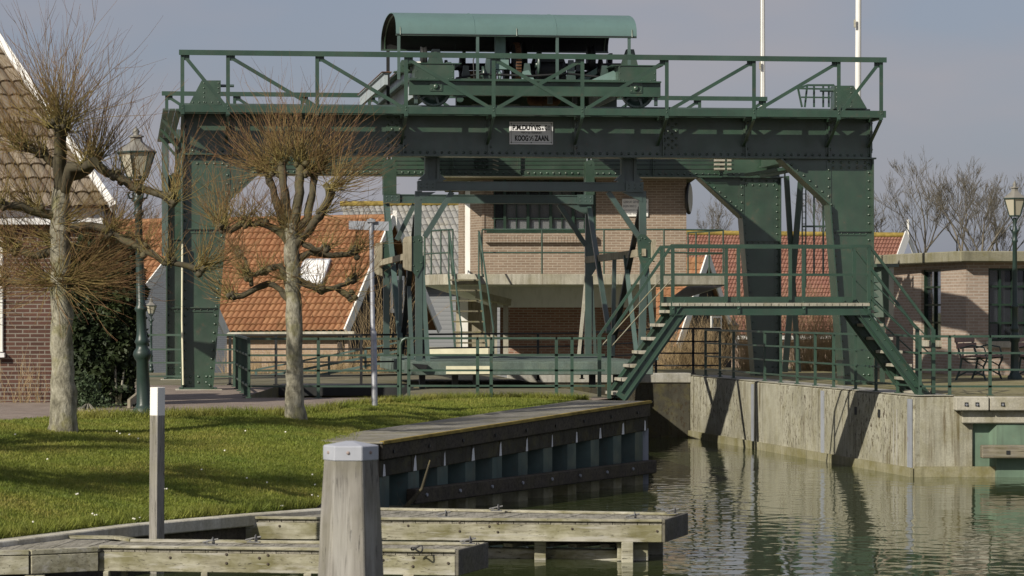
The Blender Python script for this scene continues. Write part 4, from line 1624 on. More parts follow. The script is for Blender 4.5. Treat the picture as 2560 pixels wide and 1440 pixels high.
# platform floor
uL, uR = Gpx(1031, .1), Gpx(1633, .1)
m = MB(); m.gbox(uL, uR, .1, 6.9, 1.44, 1.667); m.build('platform', M['platform'], cr_, None, .01)
m = MB()
for k in range(14):
    a = uL + .1 + k * (uR - uL - .2) / 14
    m.gbox(a, a + .27, .14, 6.86, 1.668, 1.68)
m.build('deck_boards', M['platform'], cr_)
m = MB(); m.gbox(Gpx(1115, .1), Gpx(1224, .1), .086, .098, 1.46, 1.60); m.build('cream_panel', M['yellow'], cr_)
m = MB(); m.prism([GP(1030, 909, -.02), GP(1070, 912, -.02), GP(1066, 924, -.02), GP(1050, 922, -.02)], VX * .12); m.build('floor_bracket', M['black'], cr_)
for px in (1055, 1137, 1190, 1480, 1540):
    u = Gpx(px, .5)
    m = MB(); m.gbox(u - .05, u + .05, .4, .55, 1.205, 1.44); m.build('support_foot', M['black'], cr_)

# ================================================================ foot bridge over the basin entrance
YB = 46.4
BP = V(((1678 - 1280) / F * YB, YB, 0))


def Bf(u, v, z):
    return BP + UX * u + VX * v + ZX * z


def Bu(px, v):
    k = (px - 1280) / F
    p = BP + VX * v
    return (k * p.y - p.x) / (UX.x - k * UX.y)


def BPt(px, py, v):
    u = Bu(px, v)
    p = Bf(u, v, 0)
    return V((p.x, p.y, CZ + (HZ - py) / F * p.y))


fb = thing('footbridge', 'green steel footbridge with stairs at both ends crossing the basin mouth', 'footbridge', Bf(1.5, .4, 1.2))
WB = .9
uE = Bu(2173, 0)
ZD = 2.693
m = MB()
for v in (0, WB):
    m.hexa(Bf(uE / 2, v, 2.57), UX * (uE / 2 + .02), VX * .02, ZX * .07)
    m.hexa(Bf(uE / 2, v, 2.635), UX * (uE / 2 + .02), VX * .05, ZX * .006)
    m.hexa(Bf(uE / 2, v, 2.504), UX * (uE / 2 + .02), VX * .05, ZX * .006)
m.build('deck_beam', M['green_rail'], fb)
m = MB()
n_ = 26
for k in range(n_):
    a = uE * k / n_
    m.hexa(Bf(a + uE / n_ / 2, WB / 2, 2.667), UX * (uE / n_ / 2 - .006), VX * (WB / 2 + .06), ZX * .024)
m.build('deck_boards', M['conc'], fb)
m = MB(); m.hexa(Bf(uE / 2, WB + .06, 2.74), UX * (uE / 2), VX * .008, ZX * .05); m.build('toe_board', M['green_rail'], fb)
for v in (-.03, WB + .03):
    r = MB(); r.hexa(Bf(uE / 2, v, 3.575), UX * (uE / 2 + .01), VX * .025, ZX * .022)
    r = r.build('handrail', M['green_rail'], fb)
    m = MB(); m.hexa(Bf(uE / 2, v, 3.134), UX * (uE / 2), VX * .02, ZX * .014); m.build('middle_rail', M['green_rail'], r)
    for px in (1681, 1845, 2008, 2171):
        u = Bu(px, 0)
        m = MB(); m.beam(Bf(u, v, 2.52), Bf(u, v, 3.56), .05, .05, up=UX); m.rivet(Bf(u, v - .026, 2.6), FN, .014); m.rivet(Bf(u, v - .026, 2.7), FN, .014)
        m.build('post', M['green_rail'], r)


def stair(top_px, bot_px, dirn):
    """one flight; dirn -1 runs down to the left"""
    z0, z1 = ZD, 1.215
    ut, ub = Bu(top_px, 0), Bu(bot_px, 0)
    st = MB()
    for v in (.0, WB):
        st.beam(Bf(ut, v, z0 - .07), Bf(ub, v, z1), .018, .20, up=ZX)
        st.beam(Bf(ut, v - .02, z0 + .03), Bf(ub, v - .02, z1 + .10), .06, .012, up=ZX)
        st.beam(Bf(ut, v - .02, z0 - .17), Bf(ub, v - .02, z1 - .10), .06, .012, up=ZX)
        for k in range(9):
            q = Bf(ut, v - .012, z0 - .03).lerp(Bf(ub, v - .012, z1 + .04), (k + .5) / 9)
            st.rivet(q, FN, .013)
    # cut the stringer ends below the ground: they simply stand on the quay
    s_ = st.build('stringer', M['green_rail'], fb)
    n = 7
    for k in range(n):
        f_ = (k + .75) / n
        u = ut + (ub - ut) * f_
        z = z0 + (z1 - z0) * f_ + .02
        m = MB(); m.hexa(Bf(u - dirn * .0 + dirn * .035, WB / 2, z), UX * .11, VX * (WB / 2 - .02), ZX * .024)
        m.build('tread', M['conc'], s_, None, .004)
    return s_


stair(1712, 1552, -1)
stair(2146, 2312, 1)
# hand rails of the flights
for tp, bp_, nx in (((1678, 617), (1522, 840), 1522), ((2173, 617), (2332, 826), 2332)):
    for v, dp in ((-.03, 0), (WB + .03, -20)):
        t0 = Bf(Bu(tp[0], 0), v, 3.575)
        ub = Bu(bp_[0], 0)
        zb_ = CZ + (HZ - bp_[1]) / F * (YB + .1)
        b0_ = Bf(ub, v, zb_)
        m = MB(); m.beam(t0, b0_, .045, .04)
        h = m.build('stair_handrail', M['green_rail'], fb)
        m = MB(); m.beam(b0_ + ZX * .01, Bf(ub, v, 1.215), .055, .055, up=UX); m.build('newel_post', M['green_rail'], h)
        ta = Bf(Bu(tp[0], 0), v, 3.06); tb = Bf(ub, v, zb_ - .2)
        m = MB(); m.tube([ta, tb], .010, 6); m.build('middle_rod', M['fascia'] if tp[0] < 1900 else M['green_rail'], h)
        if tp[0] > 1900:
            m = MB(); m.tube([ta - ZX * .3, tb - ZX * .22], .012, 6); m.build('middle_rod', M['green_rail'], h)
# ================================================================ buildings
def tile_roof(E0, E1, R0, R1, cols, rows, mat, parent, name='roof', amp=.035, lap=.045):
    E0, E1, R0, R1 = V(E0), V(E1), V(R0), V(R1)
    n = (E1 - E0).cross(R0 - E0).normalized()
    if n.z < 0:
        n = -n
    K = 6
    nu = cols * K
    prof = []
    for k in range(K):
        f_ = k / K
        prof.append((-1.0, .25, .75, 1.0, .9, .35)[k])
    m = MB()
    base = 0
    rowsv = []
    for r in range(rows):
        rowsv.append((r / rows, lap)); rowsv.append(((r + .97) / rows, .0))
    rowsv.append((1.0, .0))
    wl = (E1 - E0).length
    for fv, h in rowsv:
        a, b = E0.lerp(R0, fv), E1.lerp(R1, fv)
        for i in range(nu + 1):
            p = a.lerp(b, i / nu) + n * (h + amp * prof[i % K] + random.uniform(-.003, .003))
            m.v.append(tuple(p))
    N = nu + 1
    for j in range(len(rowsv) - 1):
        for i in range(nu):
            c_, r_ = i // K, j // 2
            u = (c_ + .5) * .2; v_ = (r_ + .5) * .31
            q = j * N + i
            m.face((q, q + 1, q + N + 1, q + N), False, ((u, v_),) * 4)
    o = m.build(name, mat, parent)
    return o


def board(mb, a, b, w, t, nrm):
    """flat board from a to b, w tall (square to nrm), t thick"""
    a, b, nrm = V(a), V(b), V(nrm).normalized()
    d = (b - a).normalized()
    s = nrm.cross(d).normalized()
    mb.hexa((a + b) / 2, d * ((b - a).length / 2), s * (w / 2), nrm * (t / 2))


# ---- orange tiled house with dark boarded gable
h = thing('tiled_house', 'house with bright orange pantile roof, skylight and dark boarded gable behind the gantry', 'house', W(860, 830, 98) * 1)
E1, R1 = W(862, 828, 98), W(982, 545, 100.6)
E0 = W(150, 834, 104); R0 = E0 + (R1 - E1)
R0.z = R1.z
rf = tile_roof(E0, E1, R0, R1, 52, 17, M['tile_orange'], h, amp=.045, lap=.06)
Fg = V((R1.x * 2 - E1.x, R1.y * 2 - E1.y, E1.z))
gn = (Fg - E1).cross(V((0, 0, 1))).normalized()
if gn.y > 0:
    gn = -gn
m = MB(); m.tube([R0 + V((0, 0, .03)), R1 + V((0, 0, .03))], .11, 8); m.build('ridge', M['tile_orange'], rf)
m = MB()
m.poly([R0, R1, Fg, E0 + (Fg - E1)])
m.build('roof', M['tile_orange'], h)
gz = -1.3
m = MB()
c0, c1 = E1 + (Fg - E1).normalized() * .25, Fg - (Fg - E1).normalized() * .25
inn = -gn * .25
m.prism([c0 + inn + V((0, 0, -.1)), R1 + inn + V((0, 0, -.28)), c1 + inn + V((0, 0, -.1)), V((c1.x, c1.y, gz)) + inn, V((c0.x, c0.y, gz)) + inn], -gn * .2)
m.build('gable_wall', M['wood_dark'], h)
m = MB()
board(m, E1 + gn * .05 + V((0, 0, -.02)), R1 + gn * .05 + V((0, 0, .02)), .30, .06, gn)
board(m, R1 + gn * .06 + V((0, 0, .02)), Fg + gn * .06 + V((0, 0, -.02)), .26, .05, gn)
m.beam(R1 + gn * .08 - V((0, 0, .25)), R1 + gn * .08 + V((0, 0, .25)), .14, .05)
m.build('bargeboard', M['white'], h)
ev = (E0 - E1).normalized()
on = V((ev.y, -ev.x, 0)); on = on if on.y < 0 else -on
m = MB()
w0, w1 = E1 - on * .35 + ev * .1, E0 - on * .35
m.prism([V((w0.x, w0.y, gz)), V((w1.x, w1.y, gz)), V((w1.x, w1.y, E0.z - .05)), V((w0.x, w0.y, E1.z - .05))], -on * .2)
m.build('wall', M['brick_light'], h)
m = MB(); m.beam(E1 + on * .08 - V((0, 0, .06)) - ev * .45, E0 + on * .08 - V((0, 0, .06)), .13, .11); m.build('gutter', M['conc'], h)
# skylight
nr = (E1 - E0).cross(R0 - E0).normalized(); nr = nr if nr.z > 0 else -nr
up_ = (R1 - E1).normalized(); ri = (E1 - E0).normalized()
pc = W(790, 692, 0)
k_ = 0


def on_roof(px, py):
    """point of the roof plane seen at a pixel"""
    d = V(((px - 1280) / F, 1, (HZ - py) / F)); o = V((0, 0, CZ))
    t_ = (E1 - o).dot(nr) / d.dot(nr)
    return o + d * t_


sk = [on_roof(746, 716), on_roof(806, 716), on_roof(826, 656), on_roof(766, 656)]
c = sum(sk, V((0, 0, 0))) / 4
m = MB(); m.prism([c + (p - c) * 1.12 + nr * .04 for p in sk], nr * .09); s_ = m.build('skylight', M['greysteel'], h)
m = MB(); m.prism([p + nr * .132 for p in sk], nr * .004); m.build('pane', M['offwhite'], s_)
m = MB()
for a, b in (((974, 690), (974, 782)),):
    q = [W(a[0] - 6, a[1], 100.2), W(a[0] + 26, a[1], 100.9), W(a[0] + 26, b[1], 100.9), W(a[0] - 6, b[1], 100.2)]
m.prism([p + gn * .12 for p in q], gn * .05)
wn = m.build('window', M['white'], h)
m = MB(); c = sum(q, V((0, 0, 0))) / 4; m.prism([c + (p - c) * .78 + gn * .172 for p in q], gn * .004); m.build('pane', M['glass'], wn)

# ---- whitewashed gable in front of it
h = thing('white_house', 'small whitewashed brick gable house behind the left leg of the gantry', 'house', W(460, 900, 92))
d_ = V((-.109, 1, 0)) * 1.2
A_, T_, B2 = W(322, 783, 91), W(463, 602, 92.6), W(567, 838, 94.2)
fa = [A_, T_, B2, V((B2.x, B2.y, -1.3)), V((A_.x, A_.y, -1.3))]
m = MB(); m.prism(fa, d_); m.build('wall', M['brick_white'], h)
m = MB()
for a, b in ((A_, T_), (T_, B2)):
    board(m, a + V((0, -.05, .06)), b + V((0, -.05, .06)), .24, .05, V((.75, -.66, 0)))
m.build('bargeboard', M['white'], h)
for a, b in ((A_, T_), (T_, B2)):
    m = MB(); o_ = V((0, 0, .12)); m.prism([a + o_, b + o_, b + o_ + d_, a + o_ + d_], V((0, 0, .06))); m.build('roof', M['tile_orange'], h)

# ---- grey tiled house
h = thing('grey_house', 'grey tiled house with mossy ridge and grey weatherboards beside the control building', 'house', W(1100, 880, 112))
E0g, E1g, R0g, R1g = W(930, 706, 112), W(1300, 702, 112), W(850, 514, 116), W(1220, 511, 116)
rf = tile_roof(E0g, E1g, R0g, R1g, 26, 11, M['tile_grey'], h, amp=.022)
m = MB(); m.tube([R0g + V((0, 0, .06)), R1g + V((0, 0, .06))], .11, 8); m.build('ridge', M['moss'], rf)
t = NT('weatherboards')
sx = t.n('ShaderNodeSeparateXYZ'); t.l(t.coord('Object'), sx.inputs[0])
fr_ = t.math('FRACT', t.math('MULTIPLY', sx.outputs[2], 6.0))
c = t.ramp(fr_, [(.0, (.10, .105, .11)), (.1, (.25, .26, .27)), (1, (.31, .32, .33))])
t.bump(fr_, .6, .03)
M['weather'] = t.out(c, .7, 0, .3)
m = MB(); p0, p1 = W(985, 705, 112.4), W(1300, 705, 112.4)
m.prism([V((p0.x, p0.y, -1.3)), V((p1.x, p1.y, -1.3)), p1, p0], V((0, 3, 0))); m.build('wall', M['weather'], h)
m = MB(); m.beam(E0g + V((0, -.06, -.05)), E1g + V((0, -.06, -.05)), .12, .14); m.build('gutter', M['galv'], h)

# ---- control building
cb = thing('control_building', 'tan brick control building with steel window band and curved concrete balcony behind the cradle', 'building', W(1450, 890, 73))
s73 = F / 73


def X(px, Y):
    return (px - 1280) / F * Y


def Z(py, Y):
    return CZ + (HZ - py) / F * Y


Yw = 73
zt_ = 5.762
m = MB()
zs, zw0 = Z(583, Yw), Z(440, Yw)
m.box(X(1490, Yw), X(1716, Yw), Yw, Yw + .3, Z(690, Yw), zt_)
m.box(X(1205, Yw), X(1490, Yw), Yw, Yw + .3, Z(690, Yw), zs)
m.box(X(1205, Yw), X(1490, Yw), Yw, Yw + .3, zw0, zt_)
m.box(X(1205, Yw), X(1211, Yw), Yw, Yw + .3, zs, zw0)
m.box(X(1716, Yw) - .3, X(1716, Yw), Yw + .3, Yw + 6, Z(690, Yw), zt_)
# canted left wall with its narrow window
la, lb = V((X(1205, Yw), Yw, 0)), V((X(1146, Yw + 1.6), Yw + 1.6, 0))


def cant(f0, f1, z0, z1, off=0, th=.3):
    d = lb - la
    nn = V((d.y, -d.x, 0)).normalized()
    nn = nn if nn.y < 0 else -nn
    p, q = la + d * f0 + nn * off, la + d * f1 + nn * off
    return [V((p.x, p.y, z0)), V((q.x, q.y, z0)), V((q.x, q.y, z1)), V((p.x, p.y, z1))], -nn * th


for f0, f1 in ((0, .5), (.78, 1.0)):
    m.prism(*cant(f0, f1, Z(690, Yw), zt_))
m.build('upper_wall', M['brick_tan'], cb)
m = MB(); m.prism(*cant(.5, .78, Z(690, Yw), zt_, -.04, .2)); m.build('white_panel', M['white'], cb)
m = MB(); m.box(X(1092, 72), X(1744, 72), Yw - 1.05, Yw + 8, 5.76, 5.98); m.build('flat_roof', M['slab'], cb)
# window band
m = MB()
gy = Yw + .12
xa, xb = X(1211, Yw), X(1490, Yw)
for x in (xa + .03, X(1262, Yw), X(1320, Yw), X(1377, Yw), X(1433, Yw), xb - .03):
    m.box(x - .035, x + .035, gy - .07, gy + .05, zs, zw0)
m.box(xa, xb, gy - .08, gy + .05, zs, zs + .07); m.box(xa, xb, gy - .07, gy + .05, zw0 - .06, zw0)
m.box(xa, xb, gy - .05, gy + .04, Z(508, Yw) - .02, Z(508, Yw) + .02)
wf = m.build('window_frame', M['green_dark'], cb)
m = MB()
for x in (1236, 1291, 1348, 1405, 1461):
    m.box(X(x, Yw) - .012, X(x, Yw) + .012, gy - .03, gy + .03, zs + .07, zw0 - .06)
for y in (546, 475):
    m.box(xa, xb, gy - .028, gy + .03, Z(y, Yw) - .012, Z(y, Yw) + .012)
m.build('glazing_bar', M['green_dark'], wf)
m = MB(); m.box(xa, xb, gy + .001, gy + .008, zs + .05, zw0 - .05)
t = NT('office_glass'); t.b.inputs['IOR'].default_value = 1.5; t.b.inputs['Transmission Weight'].default_value = .35
t.b.inputs['Alpha'].default_value = .4
M['offglass'] = t.out((.06, .07, .08, 1), .05, 0, .9)
m.build('pane', M['offglass'], wf)
for a, b, y in ((1266, 1316, 486), (1324, 1373, 500), (1381, 1429, 478), (1437, 1487, 500)):
    m = MB(); m.box(X(a, Yw), X(b, Yw), gy + .05, gy + .06, zs, Z(y, Yw)); m.build('curtain', M['offwhite'], wf)
m = MB(); m.box(xa - .2, xb + .2, gy + 2.5, gy + 2.6, zs - .5, zw0 + .3); m.build('back_wall', M['wood_dark'], cb)
m = MB()
for k in range(38):
    x = X(1213, Yw) + k * (X(1492, Yw) - X(1213, Yw)) / 38
    m.box(x + .003, x + .068, Yw - .12, Yw - .001, Z(606, Yw), Z(590, Yw) + random.uniform(-.004, .004))
m.build('brick_sill', M['brick_tan'], cb)
# balcony slab with rounded left end
zb0, zb1 = 3.17, 3.42
out = [(X(1060, 72.6), 72.9), (X(1062, 72.0), 72.0), (X(1078, 71.2), 71.2), (X(1102, 70.5), 70.5), (X(1132, 70.1), 70.1), (X(1200, 70), 70), (X(1640, 70), 70), (X(1816, 70.6), 70.6), (X(1816, 72.5), 72.5), (X(1720, 72.98), 72.98)]
m = MB(); m.prism([V((a, b, zb0)) for a, b in out], (0, 0, zb1 - zb0)); m.build('balcony_slab', M['slabedge'], cb, None, .01)
zs2 = 2.64
inn_ = [(X(1235, 72.95), 72.95), (X(1235, 72.9), 72.9), (X(1236, 72.8), 72.8), (X(1238, 72.7), 72.7), (X(1242, 72.6), 72.6), (X(1250, 72.35), 72.35), (X(1640, 72.35), 72.35), (X(1642, 72.6), 72.6), (X(1642, 72.9), 72.9), (X(1642, 72.97), 72.97)]
m = MB()
for k in range(len(out) - 1):
    a, b = out[k], out[k + 1]; c, d = inn_[k], inn_[k + 1]
    sh = .985
    m.poly([V((a[0], a[1] + .03, zb0 + .005)), V((b[0], b[1] + .03, zb0 + .005)), V((d[0], d[1], 3.13 if 3 < k < 7 else zs2)), V((c[0], c[1], 3.13 if 3 < k - 1 < 6 else zs2))])
m.build('soffit', M['plaster'], cb)
m = MB(); m.prism([V((X(1205, 72.3), 72.35, 3.16)), V((X(1640, 72.3), 72.35, 3.16)), V((X(1640, 72.5), 72.5, zs2)), V((X(1236, 72.5), 72.5, zs2))], (0, .3, 0)); m.build('plaster_band', M['plaster'], cb)
m = MB(); m.box(X(1250, 72.6), X(1640, 72.6), 72.55, 76, 1.0, zs2 + .02)
m.build('lower_wall', M['brick_low'], cb)
m = MB(); m.box(X(1226, 72.4), X(1243, 72.4), 72.3, 72.5, 1.1, 2.9); m.box(X(1258, 72), X(1271, 72), 71.8, 72.0, 1.1, Z(752, 72)); m.build('doorway_post', M['conc'], cb)
m = MB(); m.beam(W(1195, 737, 70.9), W(1272, 756, 71.8), .15, .16); m.build('doorway_beam', M['conc'], cb)
m = MB(); m.box(X(1140, 73), X(1228, 73), 72.95, 73.2, 1.1, 3.1); m.build('side_wall', M['fender'], cb)
m = MB(); m.box(X(1150, 72.9), X(1170, 72.9), 72.85, 72.94, 1.6, 3.0); m.build('white_panel', M['white'], cb)


def rail_path(name, parent, pts, h0, hs, post_at=None, mat='green_rail', pw=.05, rw=.035, rh=.03, base=True):
    """railing as parts of a thing: posts on pts, rails at heights hs above them"""
    for p in (post_at if post_at is not None else pts):
        m = MB(); m.beam(p, p + V((0, 0, hs[0])), pw, pw * .7, up=(0, 1, 0))
        if base:
            m.hexa(p + V((0, 0, .008)), (pw, 0, 0), (0, pw, 0), (0, 0, .008))
        m.build('post', M[mat], parent)
    for k, hh_ in enumerate(hs):
        m = MB()
        for a, b in zip(pts, pts[1:]):
            m.beam(a + V((0, 0, hh_)), b + V((0, 0, hh_)), rw if k else pw, rh if k else .035, ext=.012 if k == 0 else .004)
        m.build('rail', M[mat], parent)


rp = [V((a, b + .06, zb1)) for a, b in out[0:5]]
rp1 = [V((X(p, 70.06), 70.06, zb1)) for p in (1205, 1355, 1510, 1660)] + [V((X(1808, 70.66), 70.66, zb1)), V((X(1773, 71.8), 71.8, zb1)), V((X(1740, 72.4), 72.4, zb1)), V((X(1720, 72.8), 72.8, zb1))]
br = MB(); br.tube([p + V((0, 0, 1.04)) for p in rp], .022, 6); br = br.build('balcony_railing', M['green_rail'], cb)
m = MB(); m.tube([p + V((0, 0, .5)) for p in rp], .018, 6); m.build('rail', M['green_rail'], br)
for hh_ in (1.04, .5):
    m = MB(); m.tube([p + V((0, 0, hh_)) for p in rp1], .022, 6, True, False); m.build('rail', M['green_rail'], br)
for p in rp + rp1:
    m = MB(); m.cyl(p, p + V((0, 0, 1.03)), .022, 6); m.build('post', M['green_rail'], br)

# sign on its wall
sg = thing('notice_sign', 'white notice with grey Dutch lettering on the brick wall of the control building', 'sign', V((X(1588, Yw), Yw, Z(541, Yw))))
m = MB(); m.box(X(1555, Yw), X(1621, Yw), Yw - .05, Yw - .015, Z(542, Yw), Z(497, Yw)); m.build('panel', M['white'], sg, None, .012)
M['greyink'] = NT('grey_lettering').out((.12, .12, .13, 1), .6, 0, .3)
for txt, y, hgt_, x, wd_ in (('GEBRUIK GEHEEL VOOR', 505, .055, 1588, 60), ('EIGEN RISICO', 515.5, .055, 1574, 33), ('AANWIJZINGEN VAN BEDIENEND', 526, .04, 1589, 62), ('PERSONEEL OPVOLGEN', 534.5, .036, 1580, 42)):
    text_mesh(txt, hgt_, V((X(x, Yw), Yw - .0525, Z(y, Yw))), (1, 0, 0), (0, 0, 1), M['greyink'], 'lettering', sg, wd_ / 103, .004)
# round sign seen edge on
rs = thing('round_sign', 'round black edged disc seen edge on, high on the right corner of the control building', 'sign', V((X(1722, Yw), Yw + .1, Z(495, Yw))))
ax = V((.975, -.21, 0)).normalized()
m = MB(); c = V((X(1719, Yw), Yw + .25, Z(495, Yw))); m.lathe(c, [(.36, 0), (.39, .02), (.39, .07), (.36, .08)], 32, ax); m.build('rim', M['black'], rs)
m = MB(); m.lathe(c + ax * .081, [(.34, 0), (.34, .008)], 32, ax); m.build('face', M['lightconc'], rs)
m = MB(); m.beam(c - ax * .15, c, .05, .05); m.build('bracket', M['black'], rs)

# steel stair up to the balcony
st = thing('steel_stair', 'steep green steel stair leading up to the left end of the concrete balcony', 'stairs', W(1170, 890, 68.4))
tl_, bl_, tr_, br_ = W(1122, 690, 70), V((W(1143, 890, 68.2).x, 68.2, 1.2)), W(1197, 690, 70), V((W(1223, 890, 68.2).x, 68.2, 1.2))
m = MB(); m.beam(tl_, bl_, .05, .16, up=(0, -1, 0)); m.beam(tr_, br_, .05, .16, up=(0, -1, 0)); m.build('stringer', M['green_rail'], st)
for k in range(9):
    f_ = (k + .4) / 9
    m = MB(); a, b = tl_.lerp(bl_, f_), tr_.lerp(br_, f_); m.beam(a, b, .22, .035); m.build('tread', M['slab'], st)
for a, b in ((tl_, bl_), (tr_, br_)):
    m = MB()
    a1 = a + V((0, .0, 1.06)); b1 = b + V((0.1, -.25, .95))
    m.tube([V((a.x, a.y, a.z)), a1, a1 + V((.02, -.15, -.05)), b1, V((b1.x, b1.y, 1.2))], .022, 6, True, False)
    m.beam(a1, a + V((.08, -.02, -.0)), .03, .03, up=(0, 1, 0))
    m.build('handrail', M['green_rail'], st)

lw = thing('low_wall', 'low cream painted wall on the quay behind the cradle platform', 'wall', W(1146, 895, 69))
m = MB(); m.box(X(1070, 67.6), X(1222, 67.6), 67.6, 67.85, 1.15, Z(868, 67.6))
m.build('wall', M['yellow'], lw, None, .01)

# ---- red roofed houses behind on the right
h = thing('red_roofed_house', 'long house with dull red tiled roof, mossy ridge and white gable tip at the right', 'house', W(1950, 860, 132))
E0r, E1r, R0r, R1r = W(1560, 838, 130), W(2170, 838, 130), W(1650, 584, 134), W(2262, 596, 134)
R1r.z = R0r.z - .12
rf = tile_roof(E0r, E1r, R0r, R1r, 76, 24, M['tile_red'], h, amp=.018)
m = MB(); m.tube([R0r + V((0, 0, .05)), R1r + V((0, 0, .05))], .12, 8); m.build('ridge', M['moss'], rf)
m = MB(); m.beam(E0r + V((0, -.1, -.1)), E1r + V((0, -.1, -.1)), .14, .16); m.build('gutter', M['white'], h)
m = MB(); m.prism([V((E0r.x, 130.3, -1.3)), V((E1r.x, 130.3, -1.3)), V((E1r.x, 130.3, E1r.z)), V((E0r.x, 130.3, E0r.z))], V((0, 6, 0))); m.build('wall', M['brick_light'], h)
m = MB()
n_ = V((.5, -.86, 0))
board(m, E1r + V((.1, -.1, 0)), R1r + V((.12, -.1, .12)), .34, .06, n_)
board(m, R1r + V((.12, -.1, .12)), R1r + V((1.6, 1.2, -3.8)), .24, .06, V((.8, -.6, 0)))
m.beam(R1r + V((.12, -.14, -.1)), R1r + V((.12, -.14, .75)), .09, .06)
m.build('bargeboard', M['white'], h)
for x in (1860,):
    m = MB(); m.beam(W(x, 583, 134), W(x, 556, 134), .07, .07); m.build('finial', M['white'], h)

h = thing('gable_house', 'little house with orange roof and white bargeboards on a dark gable', 'house', W(1765, 880, 119))
E1h, R1h = W(1694, 868, 118), W(1768, 642, 120.2)
E0h = W(1430, 868, 122); R0h = E0h + (R1h - E1h)
tile_roof(E0h, E1h, R0h, R1h, 22, 14, M['tile_orange'], h, amp=.025)
Fh = V((R1h.x * 2 - E1h.x, R1h.y * 2 - E1h.y, E1h.z))
gn2 = (Fh - E1h).cross(V((0, 0, 1))).normalized(); gn2 = gn2 if gn2.y < 0 else -gn2
m = MB(); i_ = -gn2 * .2
m.prism([E1h + i_, R1h + i_ - V((0, 0, .2)), Fh + i_, V((Fh.x, Fh.y, -1.3)) + i_, V((E1h.x, E1h.y, -1.3)) + i_], -gn2 * .2); m.build('gable_wall', M['wood_dark'], h)
m = MB(); board(m, E1h + gn2 * .05, R1h + gn2 * .05, .38, .06, gn2); board(m, R1h + gn2 * .06, Fh + gn2 * .06, .30, .05, gn2); m.build('bargeboard', M['white'], h)
m = MB(); q = [W(1762, 822, 119.2), W(1788, 822, 119.9), W(1788, 790, 119.9), W(1762, 790, 119.2)]; m.prism([p + gn2 * .25 for p in q], gn2 * .05); wn = m.build('window', M['white'], h)
m = MB(); c = sum(q, V((0, 0, 0))) / 4; m.prism([c + (p - c) * .72 + gn2 * .302 for p in q], gn2 * .004); m.build('pane', M['glass'], wn)
m = MB(); m.poly([R0h, R1h, Fh, E0h + (Fh - E1h)]); m.build('roof', M['tile_orange'], h)

# ---- brick pavilion on the right quay
pv = thing('brick_pavilion', 'flat roofed pale brown brick pavilion with tall green windows on the right quay', 'building', V((9.5, 62, 1.25)))
C_ = V((X(2415, 61), 61, 0)); Lp = V((X(2190, 66.5), 66.5, 0)); Rp = V((X(2760, 61.6), 61.6, 0))
zt2 = Z(655, 61)


def wallseg(mb, a, b, f0, f1, z0, z1, off=0, th=.25):
    d = b - a
    nn = V((d.y, -d.x, 0)).normalized(); nn = nn if nn.y < 0 or (abs(nn.y) < .3 and nn.x < 0) else -nn
    p, q = a + d * f0 + nn * off, a + d * f1 + nn * off
    mb.prism([V((p.x, p.y, z0)), V((q.x, q.y, z0)), V((q.x, q.y, z1)), V((p.x, p.y, z1))], -nn * th)
    return nn


def fr_at(a, b, px):
    k = (px - 1280) / F
    d = b - a
    return (k * a.y - a.x) / (d.x - k * d.y)


zw1, zw2 = Z(852, 62), Z(672, 62)
fl0, fl1 = fr_at(C_, Lp, 2352), fr_at(C_, Lp, 2303)
fr0, fr1 = fr_at(C_, Rp, 2471), fr_at(C_, Rp, 2600)
m = MB()
for a, b, f0, f1 in ((C_, Lp, fl0, fl1), (C_, Rp, fr0, fr1)):
    wallseg(m, a, b, 0, f0, 1.2, zt2); wallseg(m, a, b, f1, 1, 1.2, zt2)
    wallseg(m, a, b, f0, f1, 1.2, zw1); wallseg(m, a, b, f0, f1, zw2, zt2)
m.build('wall', M['brick_pav'], pv)
for a, b, f0, f1, nm in ((C_, Lp, fl0, fl1, 2), (C_, Rp, fr0, fr1, 4)):
    m = MB()
    df = f1 - f0
    wl_ = (b - a).length
    th = .05 / wl_
    for k in range(nm + 1):
        fc = f0 + df * k / nm
        w_ = th if k in (0, nm) else th * .45
        wallseg(m, a, b, max(f0, fc - w_), min(f1, fc + w_), zw1, zw2, -.06 if k in (0, nm) else -.07, .08)
    for k in range(5):
        z = zw1 + (zw2 - zw1) * k / 4
        e_ = .045 if k in (0, 4) else .02
        wallseg(m, a, b, f0, f1, max(zw1, z - e_), min(zw2, z + e_), -.063 if k in (0, 4) else -.073, .08)
    wf = m.build('window', M['green_dark'], pv)
    m = MB(); wallseg(m, a, b, f0, f1, zw1, zw2, -.12, .01); m.build('pane', M['offglass'], wf)
    m = MB(); wallseg(m, a, b, f0 - df * .05, f1 + df * .05, zw1 - .13, zw1 - .005, .06, .2); m.build('sill', M['conc'], wf)
    m = MB(); wallseg(m, a, b, f0 + df * .1, f0 + df * .45, zw1, zw2, -.4, .02); m.build('curtain', M['offwhite'], wf)
    m = MB(); wallseg(m, a, b, f0 - df * .3, f1 + df * .3, zw1 - .2, zw2 + .1, -1.6, .05); m.build('back_wall', M['wood_dark'], pv)
o_ = V((-.25, -.3, 0))
m = MB(); m.prism([V((C_.x - .16, C_.y - .32, zt2)), V((Rp.x, Rp.y - .32, zt2)), V((Rp.x, Rp.y + 8, zt2)), V((Lp.x + 2, Lp.y + 4, zt2)), V((Lp.x - .34, Lp.y - .12, zt2))], (0, 0, .22)); m.build('flat_roof', M['fascia'], pv, None, .02)

